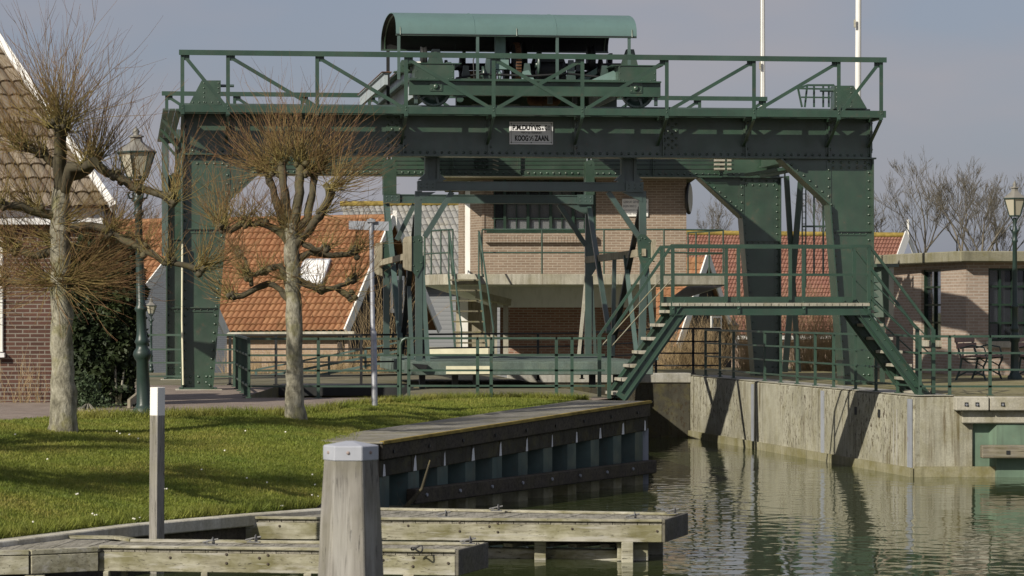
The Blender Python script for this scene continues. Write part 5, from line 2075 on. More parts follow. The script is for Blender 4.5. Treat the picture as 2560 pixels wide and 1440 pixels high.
# ---- brick house at the left edge
lh = thing('brick_house', 'dark red brick house with weathered brown pantiles and white bargeboard at the left edge', 'house', V((-9, 45.5, 1.2)))
Yh = 45.0
zg = Z(562, Yh)
m = MB(); m.box(X(-75, Yh), X(282, Yh), Yh, Yh + .3, 1.15, zg); m.box(X(-75, Yh), X(-75, Yh) + .3, Yh + .3, Yh + 1.35, 1.15, zg)
q_ = X(282, Yh); m.prism([V((q_ - .3, Yh + .3, 1.15)), V((q_, Yh + .3, 1.15)), V((q_ * 1.03, Yh * 1.03, 1.15)), V((q_ * 1.03 - .3, Yh * 1.03, 1.15))], (0, 0, zg - 1.15))
m.build('wall', M['brick_red'], lh)
m = MB(); m.box(X(-80, Yh), X(284, Yh), Yh - .22, Yh + .2, zg, Z(522, Yh)); m.build('gutter', M['offwhite'], lh)
m = MB(); m.box(X(266, Yh), X(285, Yh), Yh - .3, Yh + .1, zg - .02, Z(512, Yh)); m.build('gutter_end', M['wood_dark'], lh)
E0b, E1b = W(-80, 517, 44.6), W(280, 517, 44.6)
R1b = W(-30, 70, 45.9); R0b = E0b + (R1b - E1b)
rf = tile_roof(E0b, E1b, R0b, R1b, 11, 13, M['tile_brown'], lh, amp=.03)
nb2 = (E1b - E0b).cross(R0b - E0b).normalized(); nb2 = nb2 if nb2.z > 0 else -nb2
m = MB()
m.beam(E1b + nb2 * .05 + V((.04, 0, -.04)), R1b + nb2 * .05 + V((.04, 0, 0)), .10, .20, up=nb2)
m.build('bargeboard', M['white'], lh)
m = MB()
q0, q1 = E1b.lerp(R1b, .38), E1b.lerp(R1b, .62)
m.beam(q0 + V((-1.15, 0, .05)) + nb2 * .1, q1 + V((-1.15, 0, .05)) + nb2 * .1, .10, .12, up=nb2)
m.build('dormer_edge', M['white'], lh)
m = MB(); m.poly([E1b + V((.0, .1, -.1)), R1b + V((0, .1, -.1)), V((R1b.x, R1b.y + 3.4, E1b.z))]); m.build('gable_wall', M['brick_red'], lh)
m = MB(); m.box(X(-60, Yh), X(9, Yh), Yh - .05, Yh + .1, Z(880, Yh), Z(600, Yh)); wn = m.build('window', M['white'], lh, None, .01)
m = MB(); m.box(X(-52, Yh), X(0, Yh), Yh - .055, Yh - .045, Z(868, Yh), Z(610, Yh)); m.build('pane', M['glass'], wn)
m = MB(); m.box(X(-66, Yh), X(14, Yh), Yh - .12, Yh + .02, Z(893, Yh), Z(882, Yh)); m.build('sill', M['offwhite'], wn)
# ================================================================ railings
rl = thing('quay_railing', 'green five bar railing in front of the trench along the left quay, with rounded end', 'railing', V((-3, 47, 1.2)))
HS = [.93, .67, .43, .185]
x0 = X(622, 47)
pts = [V((x0, 47, 1.2))] + [V((X(p, 47), 47, 1.2)) for p in (796, 997, 1010)]
rail_path('rail', rl, pts, 0, HS, pts[:3])
side = [V((x0, 47, 1.2)) + VX * d + V((0, 0, 0)) for d in (0, 1.4, 2.8, 4.2, 5.6, 7.0)]
for p in side: p.x = x0 - (p.y - 47) * .125
side += [V((side[-1].x - 1.7, side[-1].y + .15, 1.2))]
rail_path('rail', rl, side, 0, HS, side[1:])
rl2 = thing('quay_railing', 'green railing from the grass tip to the footbridge stair, with rounded left end', 'railing', V((0, 47, 1.2)))
pts = [V((X(p, 46.7), 46.7, 1.2)) for p in (1022, 1194, 1228, 1391, 1430, 1512)]
rail_path('rail', rl2, pts, 0, [.94, .68, .44, .20], [pts[0]] + pts[1:5])
m = MB()
pa = pts[0] + V((0, 0, .94))
m.tube([pa, pa + V((-.05, 0, 0)), pa + V((-.10, 0, -.03)), pa + V((-.13, 0, -.09)), V((pa.x - .13, pa.y, 1.2))], .025, 6)
m.build('rail_end', M['green_rail'], rl2)
rl3 = thing('back_railing', 'dark railing along the far side of the trench behind the gantry', 'railing', V((-3, 55.3, 1.2)))
pts = [V((X(p, y), y, 1.2)) for p, y in ((575, 55.2), (690, 55.2), (903, 55.4), (1060, 56.5), (1345, 59), (1455, 60), (1640, 61.1), (1733, 61.1), (1800, 61.1))]
for p in pts[-3:]: p.z = 1.28
rail_path('rail', rl3, pts, 0, [.92, .66, .42, .17], pts, 'black')
m = MB(); m.box(-4.25, -1.75, 54.6, 55.6, 1.02, 1.215); m.build('edge_beam', M['black'], rl3)
rl4 = thing('ramp_railing', 'faded teal railing sloping up a ramp behind the trench', 'railing', V((-4, 62, 1.2)))
a, b = V((X(640, 62), 62, Z(975, 62))), V((X(1005, 62), 62, Z(905, 62)))
pts = [a.lerp(b, k / 4) for k in range(5)]
rail_path('rail', rl4, pts, 0, [.42, .24, .06], pts, 'teal_rail', .05, .04, .05, False)
rl5 = thing('quay_railing', 'green railing along the top of the right lock wall and quay edge', 'railing', V((6, 50, 1.25)))
ps = [(1764, 951), (1800, 952), (1834, 955), (1912, 957), (1952, 959), (1993, 962), (2038, 965), (2084, 971), (2139, 975), (2190, 980), (2244, 983), (2300, 987), (2374, 989), (2475, 990), (2590, 990), (2700, 990)]
pts = []
for px, y in ps:
    if px < 2290:
        # on the wall edge, .12 m in from the face
        k = (px - 1280) / F
        o0 = A0w = V((6.2, 46.4, 0)) + nin * .16
        s_ = (k * o0.y - o0.x) / (wdv.x - k * wdv.y)
        p = o0 + wdv * s_
        pts.append(V((p.x, p.y, 1.258)))
    else:
        pts.append(V((X(px, 46.7), 46.7, 1.25)))
rail_path('rail', rl5, pts, 0, [.92, .66, .40, .14], pts)

# ================================================================ posts, sign, lamps, flagpoles
# near mooring post (hexagonal, zinc cap)
bo = thing('mooring_post', 'thick hexagonal weathered mooring post with pale zinc cap in the foreground', 'post', W(875, 1600, 18.5))
c = W(877, 1150, 18.5)
m = MB()
ph = math.radians(57)


def hexr(z, r):
    return (V((c.x, c.y, z)), r)


rings = [hexr(-1.5, .255), hexr(.6, .216), hexr(.95, .205), hexr(1.30, .190), hexr(1.55, .174), hexr(c.z + .012, .166)]
m.tube2(rings, V((0, 0, 1)), 6, False, ph); m.build('shaft', M['post'], bo, None, .006)
m = MB(); m.tube2([hexr(c.z, .173), hexr(c.z + .085, .173), hexr(c.z + .092, .170), hexr(c.z + .118, .03)], V((0, 0, 1)), 6, False, ph)
cp = m.build('cap', M['cap'], bo, None, .005)
m = MB()
for an in range(6):
    d = V((math.cos(ph + math.pi / 6 + an * math.pi / 3), math.sin(ph + math.pi / 6 + an * math.pi / 3), 0))
    m.rivet(V((c.x, c.y, c.z + .05)) + d * .150, d, .012, 8)
m.build('nail', flat('nail_head', (.28, .22, .20, 1), .6), cp)
# square post
sq = thing('marker_post', 'slim square grey post with white painted top beside the jetty', 'post', W(390, 1360, 29.4))
p0, p1 = W(390, 1440, 29.4), W(394, 968, 29.4)
p2 = p0.lerp(p1, (1440 - 1039) / (1440 - 968))


def sqr(mb, a, b, r0, r1):
    an = math.radians(6)
    mb.tube2([(a, r0), (b, r1)], (b - a).normalized(), 4, False, an)


m = MB(); sqr(m, V((p0.x, p0.y, -.8)), p2, .078, .075); m.build('shaft', M['post'], sq, None, .004)
m = MB(); sqr(m, p2, p1, .0755, .0752); m.build('painted_top', M['white'], sq, None, .004)
# street sign
ss = thing('sign_post', 'thin pale metal sign post with a grey street name board seen from behind', 'sign', Gp(937, 1017))
b = Gp(937, 1017); Ys = b.y
m = MB(); m.tube([b - V((0, 0, .1)), W(934, 830, Ys), W(932, 825, Ys), W(928, 546, Ys)], [.045, .045, .034, .033], 10); m.build('pole', M['galv'], ss)
m = MB(); m.prism([W(872, 552, Ys), W(972, 554, Ys), W(972, 577, Ys), W(872, 573, Ys)], (0, .03, 0)); m.build('board', M['greysteel'], ss)
m = MB(); m.hexa(W(928, 552, Ys), (.06, 0, 0), (0, .05, 0), (0, 0, .02)); m.build('clamp', M['galv'], ss)


def street_lamp():
    r = thing('street_lamp', 'green cast iron street lamp with hexagonal lantern beside the bench on the right quay', 'street lamp', V((0, 0, 0)), 'cast iron street lamps')
    m = MB()
    m.lathe((0, 0, 0), [(.14, 0), (.14, .06), (.10, .10), (.085, .14), (.072, .70), (.095, .74), (.112, .79), (.10, .84), (.070, .88), (.074, .93), (.090, .96), (.072, 1.0), (.06, 1.06), (.056, 1.35), (.075, 1.38), (.075, 1.41), (.052, 1.45), (.042, 2.62), (.06, 2.64), (.06, 2.67), (.045, 2.70), (.05, 2.80), (.075, 2.83), (.05, 2.87), (.03, 2.95), (.04, 3.02), (.035, 3.10)], 12)
    m.build('column', M['lamp'], r)
    m = MB()
    for k in range(4):
        a = k * math.pi / 2 + .6
        d = V((math.cos(a), math.sin(a), 0))
        m.tube([V((0, 0, 2.84)), d * .11 + V((0, 0, 2.86)), d * .13 + V((0, 0, 2.91)), d * .10 + V((0, 0, 2.94))], .014, 5)
        m.tube([V((0, 0, 2.98)), d * .06 + V((0, 0, 3.06)), d * .12 + V((0, 0, 3.14))], .012, 5)
    m.build('scroll_arm', M['lamp'], r)
    m = MB(); m.tube2([(V((0, 0, 3.14)), .115), (V((0, 0, 3.46)), .215)], V((0, 0, 1)), 6, False, .3); ln = m.build('lantern', M['lantern'], r)
    m = MB()
    for k in range(6):
        a = .3 + k * math.pi / 3; d = V((math.cos(a), math.sin(a), 0))
        m.beam(d * .117 + V((0, 0, 3.13)), d * .219 + V((0, 0, 3.46)), .016, .016, up=(0, 1, 0))
    m.tube2([(V((0, 0, 3.12)), .125), (V((0, 0, 3.145)), .125)], V((0, 0, 1)), 6, False, .3)
    m.tube2([(V((0, 0, 3.455)), .24), (V((0, 0, 3.475)), .24)], V((0, 0, 1)), 6, False, .3)
    m.build('lantern_frame', M['lamp'], ln)
    m = MB(); m.tube2([(V((0, 0, 3.476)), .235), (V((0, 0, 3.58)), .10), (V((0, 0, 3.61)), .075), (V((0, 0, 3.66)), .07), (V((0, 0, 3.665)), .095), (V((0, 0, 3.685)), .09)], V((0, 0, 1)), 6, False, .3)
    m.lathe((0, 0, 3.68), [(.05, 0), (.03, .03), (.045, .06), (.02, .10), (.004, .13)], 8)
    m.build('lantern_roof', M['lamp_roof'], ln)
    return r


M['lamp'] = paint('lamp_paint', (.022, .043, .037, 1), .38, .2)
M['lamp_roof'] = paint('lamp_roof_zinc', (.20, .19, .165, 1), .5, .2)
lam = street_lamp()
lp = dup(lam, Gp(360, 1036), 'green cast iron street lamp leaning slightly between the pollard tree and the gantry leg')
lp.rotation_euler = (0, math.radians(-1.6), 0); lp.scale = (1.12, 1.12, 1.0)
lam.location = V((X(2537, 57.5), 57.5, 1.25))
l3 = dup(lam, V((X(1834, 72), 72, -.6)), 'far street lamp whose lantern shows in front of the small dark gable')
l3.scale = (.62, .62, (Z(785, 72) + .6) / 3.81)
l4 = dup(lam, V((X(378, 80), 80, .45)), 'far street lamp whose lantern shows right of the near left lamp column')
l4.scale = (.66, .66, (Z(743, 80) - .45) / 3.81)

fp = thing('flagpole', 'white flagpole rising behind the right half of the gantry walkway', 'flagpole', V((X(1908, 67), 67, -1.3)), 'white flagpoles')
m = MB(); m.tube([V((X(1908, 67), 67, -1.3)), V((X(1908, 67), 67, 5)), V((X(1905, 67), 67, 14))], [.075, .06, .04], 10); m.build('pole', M['white'], fp)
m = MB(); m.tube([V((X(1903, 66.9), 66.9, 2)), V((X(1901, 66.9), 66.9, 7)), V((X(1902, 66.9), 66.9, 14))], .006, 4); m.build('halyard', M['conc'], fp)
m = MB(); m.hexa(V((X(1900, 66.9), 66.9, Z(165, 67))), (.02, 0, 0), (0, .02, 0), (0, 0, .08)); m.build('cleat', M['conc'], fp)
fq = thing('flagpole', 'thicker white flagpole rising beside the right shaft bracket of the gantry', 'flagpole', V((X(2145, 61), 61, 1.2)), 'white flagpoles')
m = MB(); m.tube([V((X(2140, 61), 61, 1.2)), V((X(2144, 61), 61, 5)), V((X(2149, 61), 61, 14))], [.075, .066, .05], 10); m.build('pole', M['white'], fq)
m = MB(); m.hexa(V((X(2137, 60.9), 60.9, Z(60, 61))), (.02, 0, 0), (0, .02, 0), (0, 0, .08)); m.build('cleat', M['conc'], fq)

# signal box on a post
sb = thing('signal_cabinet', 'dark green louvred cabinet on a post beside the right leg of the gantry', 'cabinet', V((X(2208, 55), 55, 1.25)))
bx0, bx1 = X(2176, 55), X(2238, 55)
zb_, zt3 = Z(793, 55), Z(668, 55)
m = MB(); m.prism([V((bx0, 54.9, zb_)), V((X(2222, 54.8), 54.8, zb_)), V((bx1, 55.2, zb_)), V((bx1, 55.7, zb_)), V((bx0, 55.7, zb_))], (0, 0, zt3 - zb_)); m.build('body', M['green'], sb)
m = MB()
for k in range(6):
    z = zb_ + .08 + k * (zt3 - zb_ - .1) / 6
    m.hexa(V(((bx0 + X(2205, 55)) / 2, 54.88, z + .06)), ((X(2205, 55) - bx0) / 2 - .02, 0, 0), (0, .015, 0), (0, .012, .045))
m.build('louvre', M['green_rail'], sb)
m = MB(); m.box(bx0 - .04, bx1 + .04, 54.75, 55.8, zt3, zt3 + .06); m.build('roof', M['green'], sb)
m = MB(); m.box(X(2202, 55), X(2214, 55), 55.1, 55.2, 1.2, zb_); m.build('post', M['green'], sb)

# benches
def bench(label):
    r = thing('park_bench', label, 'bench', V((0, 0, 0)), 'park benches on the right quay')
    # local: length along +Y, faces +X
    for k in range(2):
        m = MB()
        m.box(-.165 - k * .035, -.14 - k * .035, 0, 1.55, .60 + k * .115, .70 + k * .115); m.build('back_slat', M['bench'], r)
    for k in range(5):
        m = MB()
        m.box(-.08 + k * .095, .0 + k * .095, 0, 1.55, .425 - .004 * (2 - k) ** 2 + .02, .455 - .004 * (2 - k) ** 2 + .02); m.build('seat_slat', M['bench'], r)
    for y in (.12, 1.43):
        m = MB()
        m.tube([(.38, y, 0), (.33, y, .12), (.33, y, .26), (.38, y, .36), (.40, y, .43)], .02, 6)
        m.tube([(-.20, y, 0), (-.12, y, .2), (-.09, y, .40), (-.16, y, .62), (-.23, y, .86)], .022, 6)
        m.tube([(-.09, y, .41), (.15, y, .40), (.40, y, .43)], .02, 6)
        m.tube([(-.17, y, .07), (.0, y, .16), (.2, y, .16), (.36, y, .07)], .016, 6)
        m.tube([(-.12, y, .60), (.1, y, .66), (.34, y, .62), (.38, y, .50), (.36, y, .43)], .016, 6)
        m.tube([(-.05, y, .40), (.05, y, .33), (.2, y, .33), (.33, y, .26)], .014, 6)
        m.build('leg', M['pile_green'], r)
    return r


be = bench('brown slatted park bench with curved iron legs left of the right street lamp')
be.location = V((X(2412, 56.6), 56.6, 1.25)); be.rotation_euler = (0, 0, math.radians(-22))
b2 = dup(be, V((X(2560, 57.6), 57.6, 1.25)), 'park bench cut off by the right edge, behind the street lamp')

# ================================================================ jetties
def deckplank(poly, z, n, axis0, axis1, name, parent, mat):
    """deck between near edge axis0 (a,b) and far edge axis1 (a,b), split into n planks across"""
    a0, b0 = axis0; a1, b1 = axis1
    m = MB()
    for k in range(n):
        f0, f1 = (k + .03) / n, (k + .97) / n
        q = [a0.lerp(b0, f0), a0.lerp(b0, f1), a1.lerp(b1, f1), a1.lerp(b1, f0)]
        dz = random.uniform(-.003, .003)
        m.prism([V((p.x, p.y, z - .03 + dz)) for p in q], (0, 0, .03))
    return m.build(name, mat, parent)


M['darkbolt'] = flat('dark_bolt', (.07, .055, .042, 1), .8)
M['cleat'] = flat('cleat_iron', (.17, .17, .17, 1), .6, .3, .3, 20)


def jetty(label, near, far, planks, piles, bolts, cleats, endw=.03, wing=None):
    zd = .41
    A0, B0 = [Gp(x, y, zd) for x, y in near]
    A1, B1 = [Gp(x, y, zd) for x, y in far]
    r = thing('jetty', label, 'jetty', A0.lerp(B0, .5))
    dd = (B0 - A0).normalized(); nf = V((dd.y, -dd.x, 0)); nf = nf if nf.y < 0 else -nf
    deckplank(None, zd, planks, (A0 - nf * .03, B0 - nf * .03), (A1, B1), 'deck', r, M['jetty_deck'])
    m = MB()
    m.prism([V((A0.x, A0.y, zd + .002)), V((B0.x, B0.y, zd + .002)), V((B0.x, B0.y, zd + .028)), V((A0.x, A0.y, zd + .028))], -nf * .10)
    m.build('edge_board', M['jetty'], r, None, .004)
    m = MB()
    m.prism([V((A1.x, A1.y, zd + .002)), V((B1.x, B1.y, zd + .002)), V((B1.x, B1.y, zd + .028)), V((A1.x, A1.y, zd + .028))], nf * .09)
    m.build('edge_board', M['jetty'], r, None, .004)
    fz0, fz1 = zd - .205, zd - .032
    m = MB(); m.prism([V((A0.x, A0.y, fz0)), V((B0.x, B0.y, fz0)), V((B0.x, B0.y, fz1)), V((A0.x, A0.y, fz1))], -nf * .06); fa_ = m.build('fascia', M['jetty'], r, None, .005)
    m = MB(); m.prism([V((A1.x, A1.y, fz0)), V((B1.x, B1.y, fz0)), V((B1.x, B1.y, fz1)), V((A1.x, A1.y, fz1))], nf * .06); m.build('fascia', M['jetty'], r, None, .005)
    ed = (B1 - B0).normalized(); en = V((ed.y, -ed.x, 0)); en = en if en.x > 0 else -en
    m = MB(); m.prism([V((B0.x, B0.y, fz0)) + en * .002, V((B1.x, B1.y, fz0)) + en * .002, V((B1.x, B1.y, zd + .026)) + en * .002, V((B0.x, B0.y, zd + .026)) + en * .002], en * endw); m.build('end_board', M['jetty_end_shaded'], r, None, .004)
    for px, py in bolts:
        f_ = (px - near[0][0]) / (near[1][0] - near[0][0])
        p = A0.lerp(B0, f_); p = V((p.x, p.y, Z(py, p.y))) + nf * .001
        m = MB(); m.lathe(p, [(.013, 0), (.013, .005), (.008, .005), (.008, .010)], 10, nf); m.build('bolt', M['darkbolt'], fa_)
    for px, w_, back in piles:
        f_ = (px - near[0][0]) / (near[1][0] - near[0][0])
        p = A0.lerp(B0, f_).lerp(A1.lerp(B1, f_), back)
        m = MB(); m.box(p.x - w_ / 2, p.x + w_ / 2, p.y - .07, p.y + .07, -.9, fz0 + .003); m.build('pile', M['jetty'], r, None, .006)
    for f_ in (.25, .5, .75, .93):
        p, q = A0.lerp(B0, f_), A1.lerp(B1, f_)
        m = MB(); m.beam(V((p.x, p.y, fz0 + .06)) - nf * .08, V((q.x, q.y, fz0 + .06)) + nf * .08, .08, .11); m.build('cross_beam', M['jetty'], r)
    for px, f2 in cleats:
        f_ = (px - near[0][0]) / (near[1][0] - near[0][0])
        p = A0.lerp(B0, f_).lerp(A1.lerp(B1, f_), f2); p.z = zd + .028
        m = MB()
        m.beam(p - dd * .035, p - dd * .035 + V((0, 0, .03)), .016, .016); m.beam(p + dd * .03, p + dd * .03 + V((0, 0, .035)), .016, .016)
        m.tube([p - dd * .075 + V((0, 0, .018)), p + V((0, 0, .036)), p + dd * .07 + V((0, 0, .05))], .010, 6)
        m.tube([p + dd * .02 + nf * .03 * math.cos(a) + V((0, 0, .035 + .03 * math.sin(a))) for a in [k * math.pi / 4 for k in range(9)]], .006, 5)
        m.hexa(p, dd * .06, nf * .025, V((0, 0, .005)))
        m.build('cleat', M['cleat'], r)
    return r, A0, B0, A1, B1, nf, dd


r1, A0, B0, A1, B1, nf, dd = jetty('far weathered wooden jetty reaching right over the water below the sheet pile wall', [(612, 1298), (1655, 1306)], [(790, 1272), (1713, 1288)], 34,
    [(720, .09, .1), (1106, .10, .15), (1335, .12, .2), (1568, .12, .02), (1580, .16, .9)],
    [(700, 1315), (1024, 1314), (1227, 1316), (1433, 1322), (1643, 1328), (1248, 1308), (1248, 1330), (1153, 1306), (1153, 1328)], [(1148, .85), (1575, .12), (1095, .15), (1630, .85)])
m = MB(); p, q = A0.lerp(B0, .35), A0.lerp(B0, .905)
m.prism([V((p.x, p.y + .5, -.12)), V((q.x, q.y + .25, -.12)), V((q.x, q.y + .25, .10)), V((p.x, p.y + .5, .10))], (0, .16, 0)); m.build('low_beam', M['jetty'], r1, None, .01)
m = MB()
for k in range(7):
    f_ = .40 + k * .078
    p = A0.lerp(B0, f_); p = V((p.x, p.y + .42, .13)); m.beam(p, p + V((.55, .75, 0)), .11, .035)
m.build('low_board', M['jetty'], r1)
p = A0.lerp(B0, .90); m = MB(); m.box(p.x - .02, p.x + .30, p.y + .1, p.y + .95, -.0, .20); m.build('pile_head', M['jetty'], r1, None, .01)

r2, A0, B0, A1, B1, nf, dd = jetty('near weathered wooden jetty passing behind the thick mooring post in the foreground', [(247, 1371), (1138, 1382)], [(332, 1354), (1213, 1363)], 30,
    [(268, .05, .0), (286, .05, .3), (512, .06, .05), (770, .07, .05), (1020, .10, .05), (1105, .12, .1)],
    [(428, 1394), (652, 1395), (570, 1386), (570, 1408), (674, 1388), (674, 1410), (1121, 1408), (1035, 1394), (1034, 1416), (960, 1400)], [(580, .7), (1110, .8), (505, .3)])
# angled wing towards the bank
zd = .41
w0, w1, w2 = Gp(247, 1372, zd), Gp(75, 1380, zd), Gp(-120, 1384, zd)
k0, k1, k2 = Gp(332, 1354, zd), Gp(165, 1348, zd), Gp(-120, 1373, zd)
deckplank(None, zd, 6, (w1, w0), (k1, k0), 'deck', r2, M['jetty_deck'])
deckplank(None, zd, 6, (w2, w1), (k2, k1), 'deck', r2, M['jetty_deck'])
for a, b in ((w1, w0), (w2, w1)):
    d_ = (b - a).normalized(); n2 = V((d_.y, -d_.x, 0)); n2 = n2 if n2.y < 0 else -n2
    a2, b2 = a + n2 * .012 + d_ * .01, b + n2 * .012 - d_ * .01
    m = MB(); m.prism([V((a2.x, a2.y, zd - .2)), V((b2.x, b2.y, zd - .2)), V((b2.x, b2.y, zd - .034)), V((a2.x, a2.y, zd - .034))], -n2 * .05); m.build('fascia', M['jetty'], r2, None, .005)
    m = MB(); m.prism([V((a2.x, a2.y, zd - .025)), V((b2.x, b2.y, zd - .025)), V((b2.x, b2.y, zd + .018)), V((a2.x, a2.y, zd + .018))], -n2 * .09); m.build('edge_board', M['jetty'], r2, None, .004)
m = MB()
for a, b in ((k0, Gp(290, 1347, zd)), (Gp(290, 1347, zd), Gp(170, 1346, zd))):
    m.beam(a + V((0, 0, .015)), b + V((0, 0, .015)), .08, .028)
m.build('edge_board', M['jetty'], r2)
for px in (70, 95):
    p = Gp(px, 1385, zd); m = MB(); m.box(p.x - .04, p.x + .04, p.y + .05, p.y + .15, -.9, zd - .2); m.build('pile', M['jetty'], r2)
# mooring rope ring on the near jetty
p = Gp(1042, 1376, zd + .03)
rg = thing('rope_ring', 'dark rope loop lying over the edge of the near jetty', 'rope', p)
m = MB(); m.tube([p + V((.05 * math.cos(a), .03 + .02 * math.sin(a), .012 + .02 * math.sin(a * 2) + .012 * math.sin(a))) for a in [k * 2 * math.pi / 16 for k in range(17)]], .008, 6); m.build('loop', M['black'], rg)
# loose timbers between the jetties and the bank
lt = thing('mooring_beam', 'dark timber beam along the bank foot behind the white topped post', 'beam', Gp(500, 1322, .3))
m = MB(); m.beam(Gp(170, 1352, .33), Gp(592, 1308, .33), .12, .14); m.build('beam', M['timber'], lt)
m = MB(); p = Gp(596, 1318, .3); m.box(p.x - .05, p.x + .05, p.y - .1, p.y + .1, -.5, .42); m.build('head', M['jetty'], lt)
pk = thing('plank', 'short weathered plank leaning on the ground beside the left street lamp', 'plank', Gp(335, 1016))
a = Gp(322, 1022); m = MB(); m.beam(a + V((0, 0, .07)), Gp(350, 1014) + V((0, 0, .16)), .04, .12); m.build('board', M['fender'], pk)
# ================================================================ trees and plants
def shoot(mb, p, d, L, r0, curl, n=5, side=True):
    """one slender shoot, curving upwards"""
    pts = [V(p)]
    q = V(p); d = V(d).normalized()
    for k in range(n):
        d = (d + V((random.gauss(0, .15), random.gauss(0, .13), curl * 1.3 / n + random.gauss(0, .11)))).normalized()
        q = q + d * (L / n)
        pts.append(V(q))
    mb.tube(pts, [r0 * (1 - .78 * k / n) for k in range(n + 1)], 3, False, True, True)
    if side:
        for _ in range(random.choice((0, 1, 1, 2, 3))):
            k = random.randint(1, n - 1)
            e = (pts[k + 1] - pts[k]).normalized()
            s = (e + V((random.gauss(0, .5), random.gauss(0, .5), random.gauss(.15, .3)))).normalized()
            l2 = L * random.uniform(.15, .4)
            a = pts[k]; b = a + s * l2 * .5; c = b + (s + V((0, 0, .25))).normalized() * l2 * .5
            b0 = len(mb.v)
            mb.tube([a, b, c], [r0 * .5, r0 * .4, r0 * .2], 3, False, True)
            for f_ in range(len(mb.f) - 6, len(mb.f)):
                mb.uv[f_] = ((0, .55), (0, .55), (0, .9), (0, .9))


def pollard(label, Yd, trunk, limbs, knuckles, loc_z=None, depth=.5, seed=1):
    random.seed(seed)
    base = W(trunk[0][0], trunk[0][1], Yd)
    r = thing('pollard_tree', label, 'tree', base, 'pollarded lime trees on the bank')
    m = MB()
    pts = [W(x, y, Yd) for x, y, _ in trunk]
    rad = [q for _, _, q in trunk]
    pts.insert(0, pts[0] - V((0, 0, .15))); rad.insert(0, rad[0] * 1.35)
    rad[1] *= 1.12
    # finer trunk with knobs
    P, R = [], []
    for a, b, ra, rb in zip(pts, pts[1:], rad, rad[1:]):
        n = max(2, int((b - a).length / .12))
        for k in range(n):
            f_ = k / n
            P.append(a.lerp(b, f_) + V((random.gauss(0, .006), random.gauss(0, .006), 0)))
            R.append((ra + (rb - ra) * f_) * random.uniform(.95, 1.06))
    P.append(pts[-1]); R.append(rad[-1])
    m.tube(P, R, 14)
    trunk_o = m.build('trunk', M['bark'], r)
    ends = {}
    for name, pl in limbs.items():
        m = MB()
        dz = random.uniform(-depth, depth)
        n0 = len(pl)
        pts = []
        for k, (x, y, q) in enumerate(pl):
            f_ = k / (n0 - 1)
            pts.append(W(x, y, Yd + dz * f_))
        rad = [q for _, _, q in pl]
        P, R = [], []
        for a, b, ra, rb in zip(pts, pts[1:], rad, rad[1:]):
            n = max(2, int((b - a).length / .09))
            for k in range(n):
                f_ = k / n
                P.append(a.lerp(b, f_) + V((random.gauss(0, .008), random.gauss(0, .008), random.gauss(0, .008))))
                R.append((ra + (rb - ra) * f_) * random.uniform(.88, 1.15))
        P.append(pts[-1]); R.append(rad[-1] * 1.1)
        m.tube(P, R, 9)
        m.build('limb', M['limb'], r)
        ends[name] = (pts, dz, (pts[-1] - pts[-2]).normalized())
    for kk in knuckles:
        m = MB(); kn = MB()
        x, y, cnt0, Lm, mean, spread, curl, lim = kk
        cnt = int(cnt0 * (.85 if Lm >= .85 and mean[2] > .55 else 1.45))
        if lim in ends:
            dz = ends[lim][1]
            # depth along the limb by horizontal position
            pl = limbs[lim]
            best = min(range(len(pl)), key=lambda i: (pl[i][0] - x) ** 2 + (pl[i][1] - y) ** 2)
            yy = Yd + dz * best / (len(pl) - 1)
        else:
            yy = Yd
        c = W(x, y, yy)
        # knobbly head
        rr = .055
        for q in range(5):
            o = c + V((random.gauss(0, .03), random.gauss(0, .03), random.gauss(0, .03)))
            kn.lathe(o - V((0, 0, rr * .8)), [(.01, 0), (rr * .7, rr * .35), (rr * .85, rr * .8), (rr * .6, rr * 1.3), (.01, rr * 1.6)], 7)
        mean = V(mean).normalized()
        for q in range(cnt):
            d = mean + V((random.gauss(0, spread * 1.2), random.gauss(0, spread * 1.1), random.gauss(0, spread)))
            if d.length < .2:
                continue
            d.normalize()
            L = 1.32 * Lm * random.triangular(.2, 1.3, .7)
            st = c + V((random.gauss(0, .045), random.gauss(0, .045), random.gauss(0, .03)))
            shoot(m, st, d, L, random.uniform(.0036, .0068), curl, 6)
        ko = kn.build('knuckle', M['limb'], r)
        m.build('shoots', M['shoot'], ko)
    return r


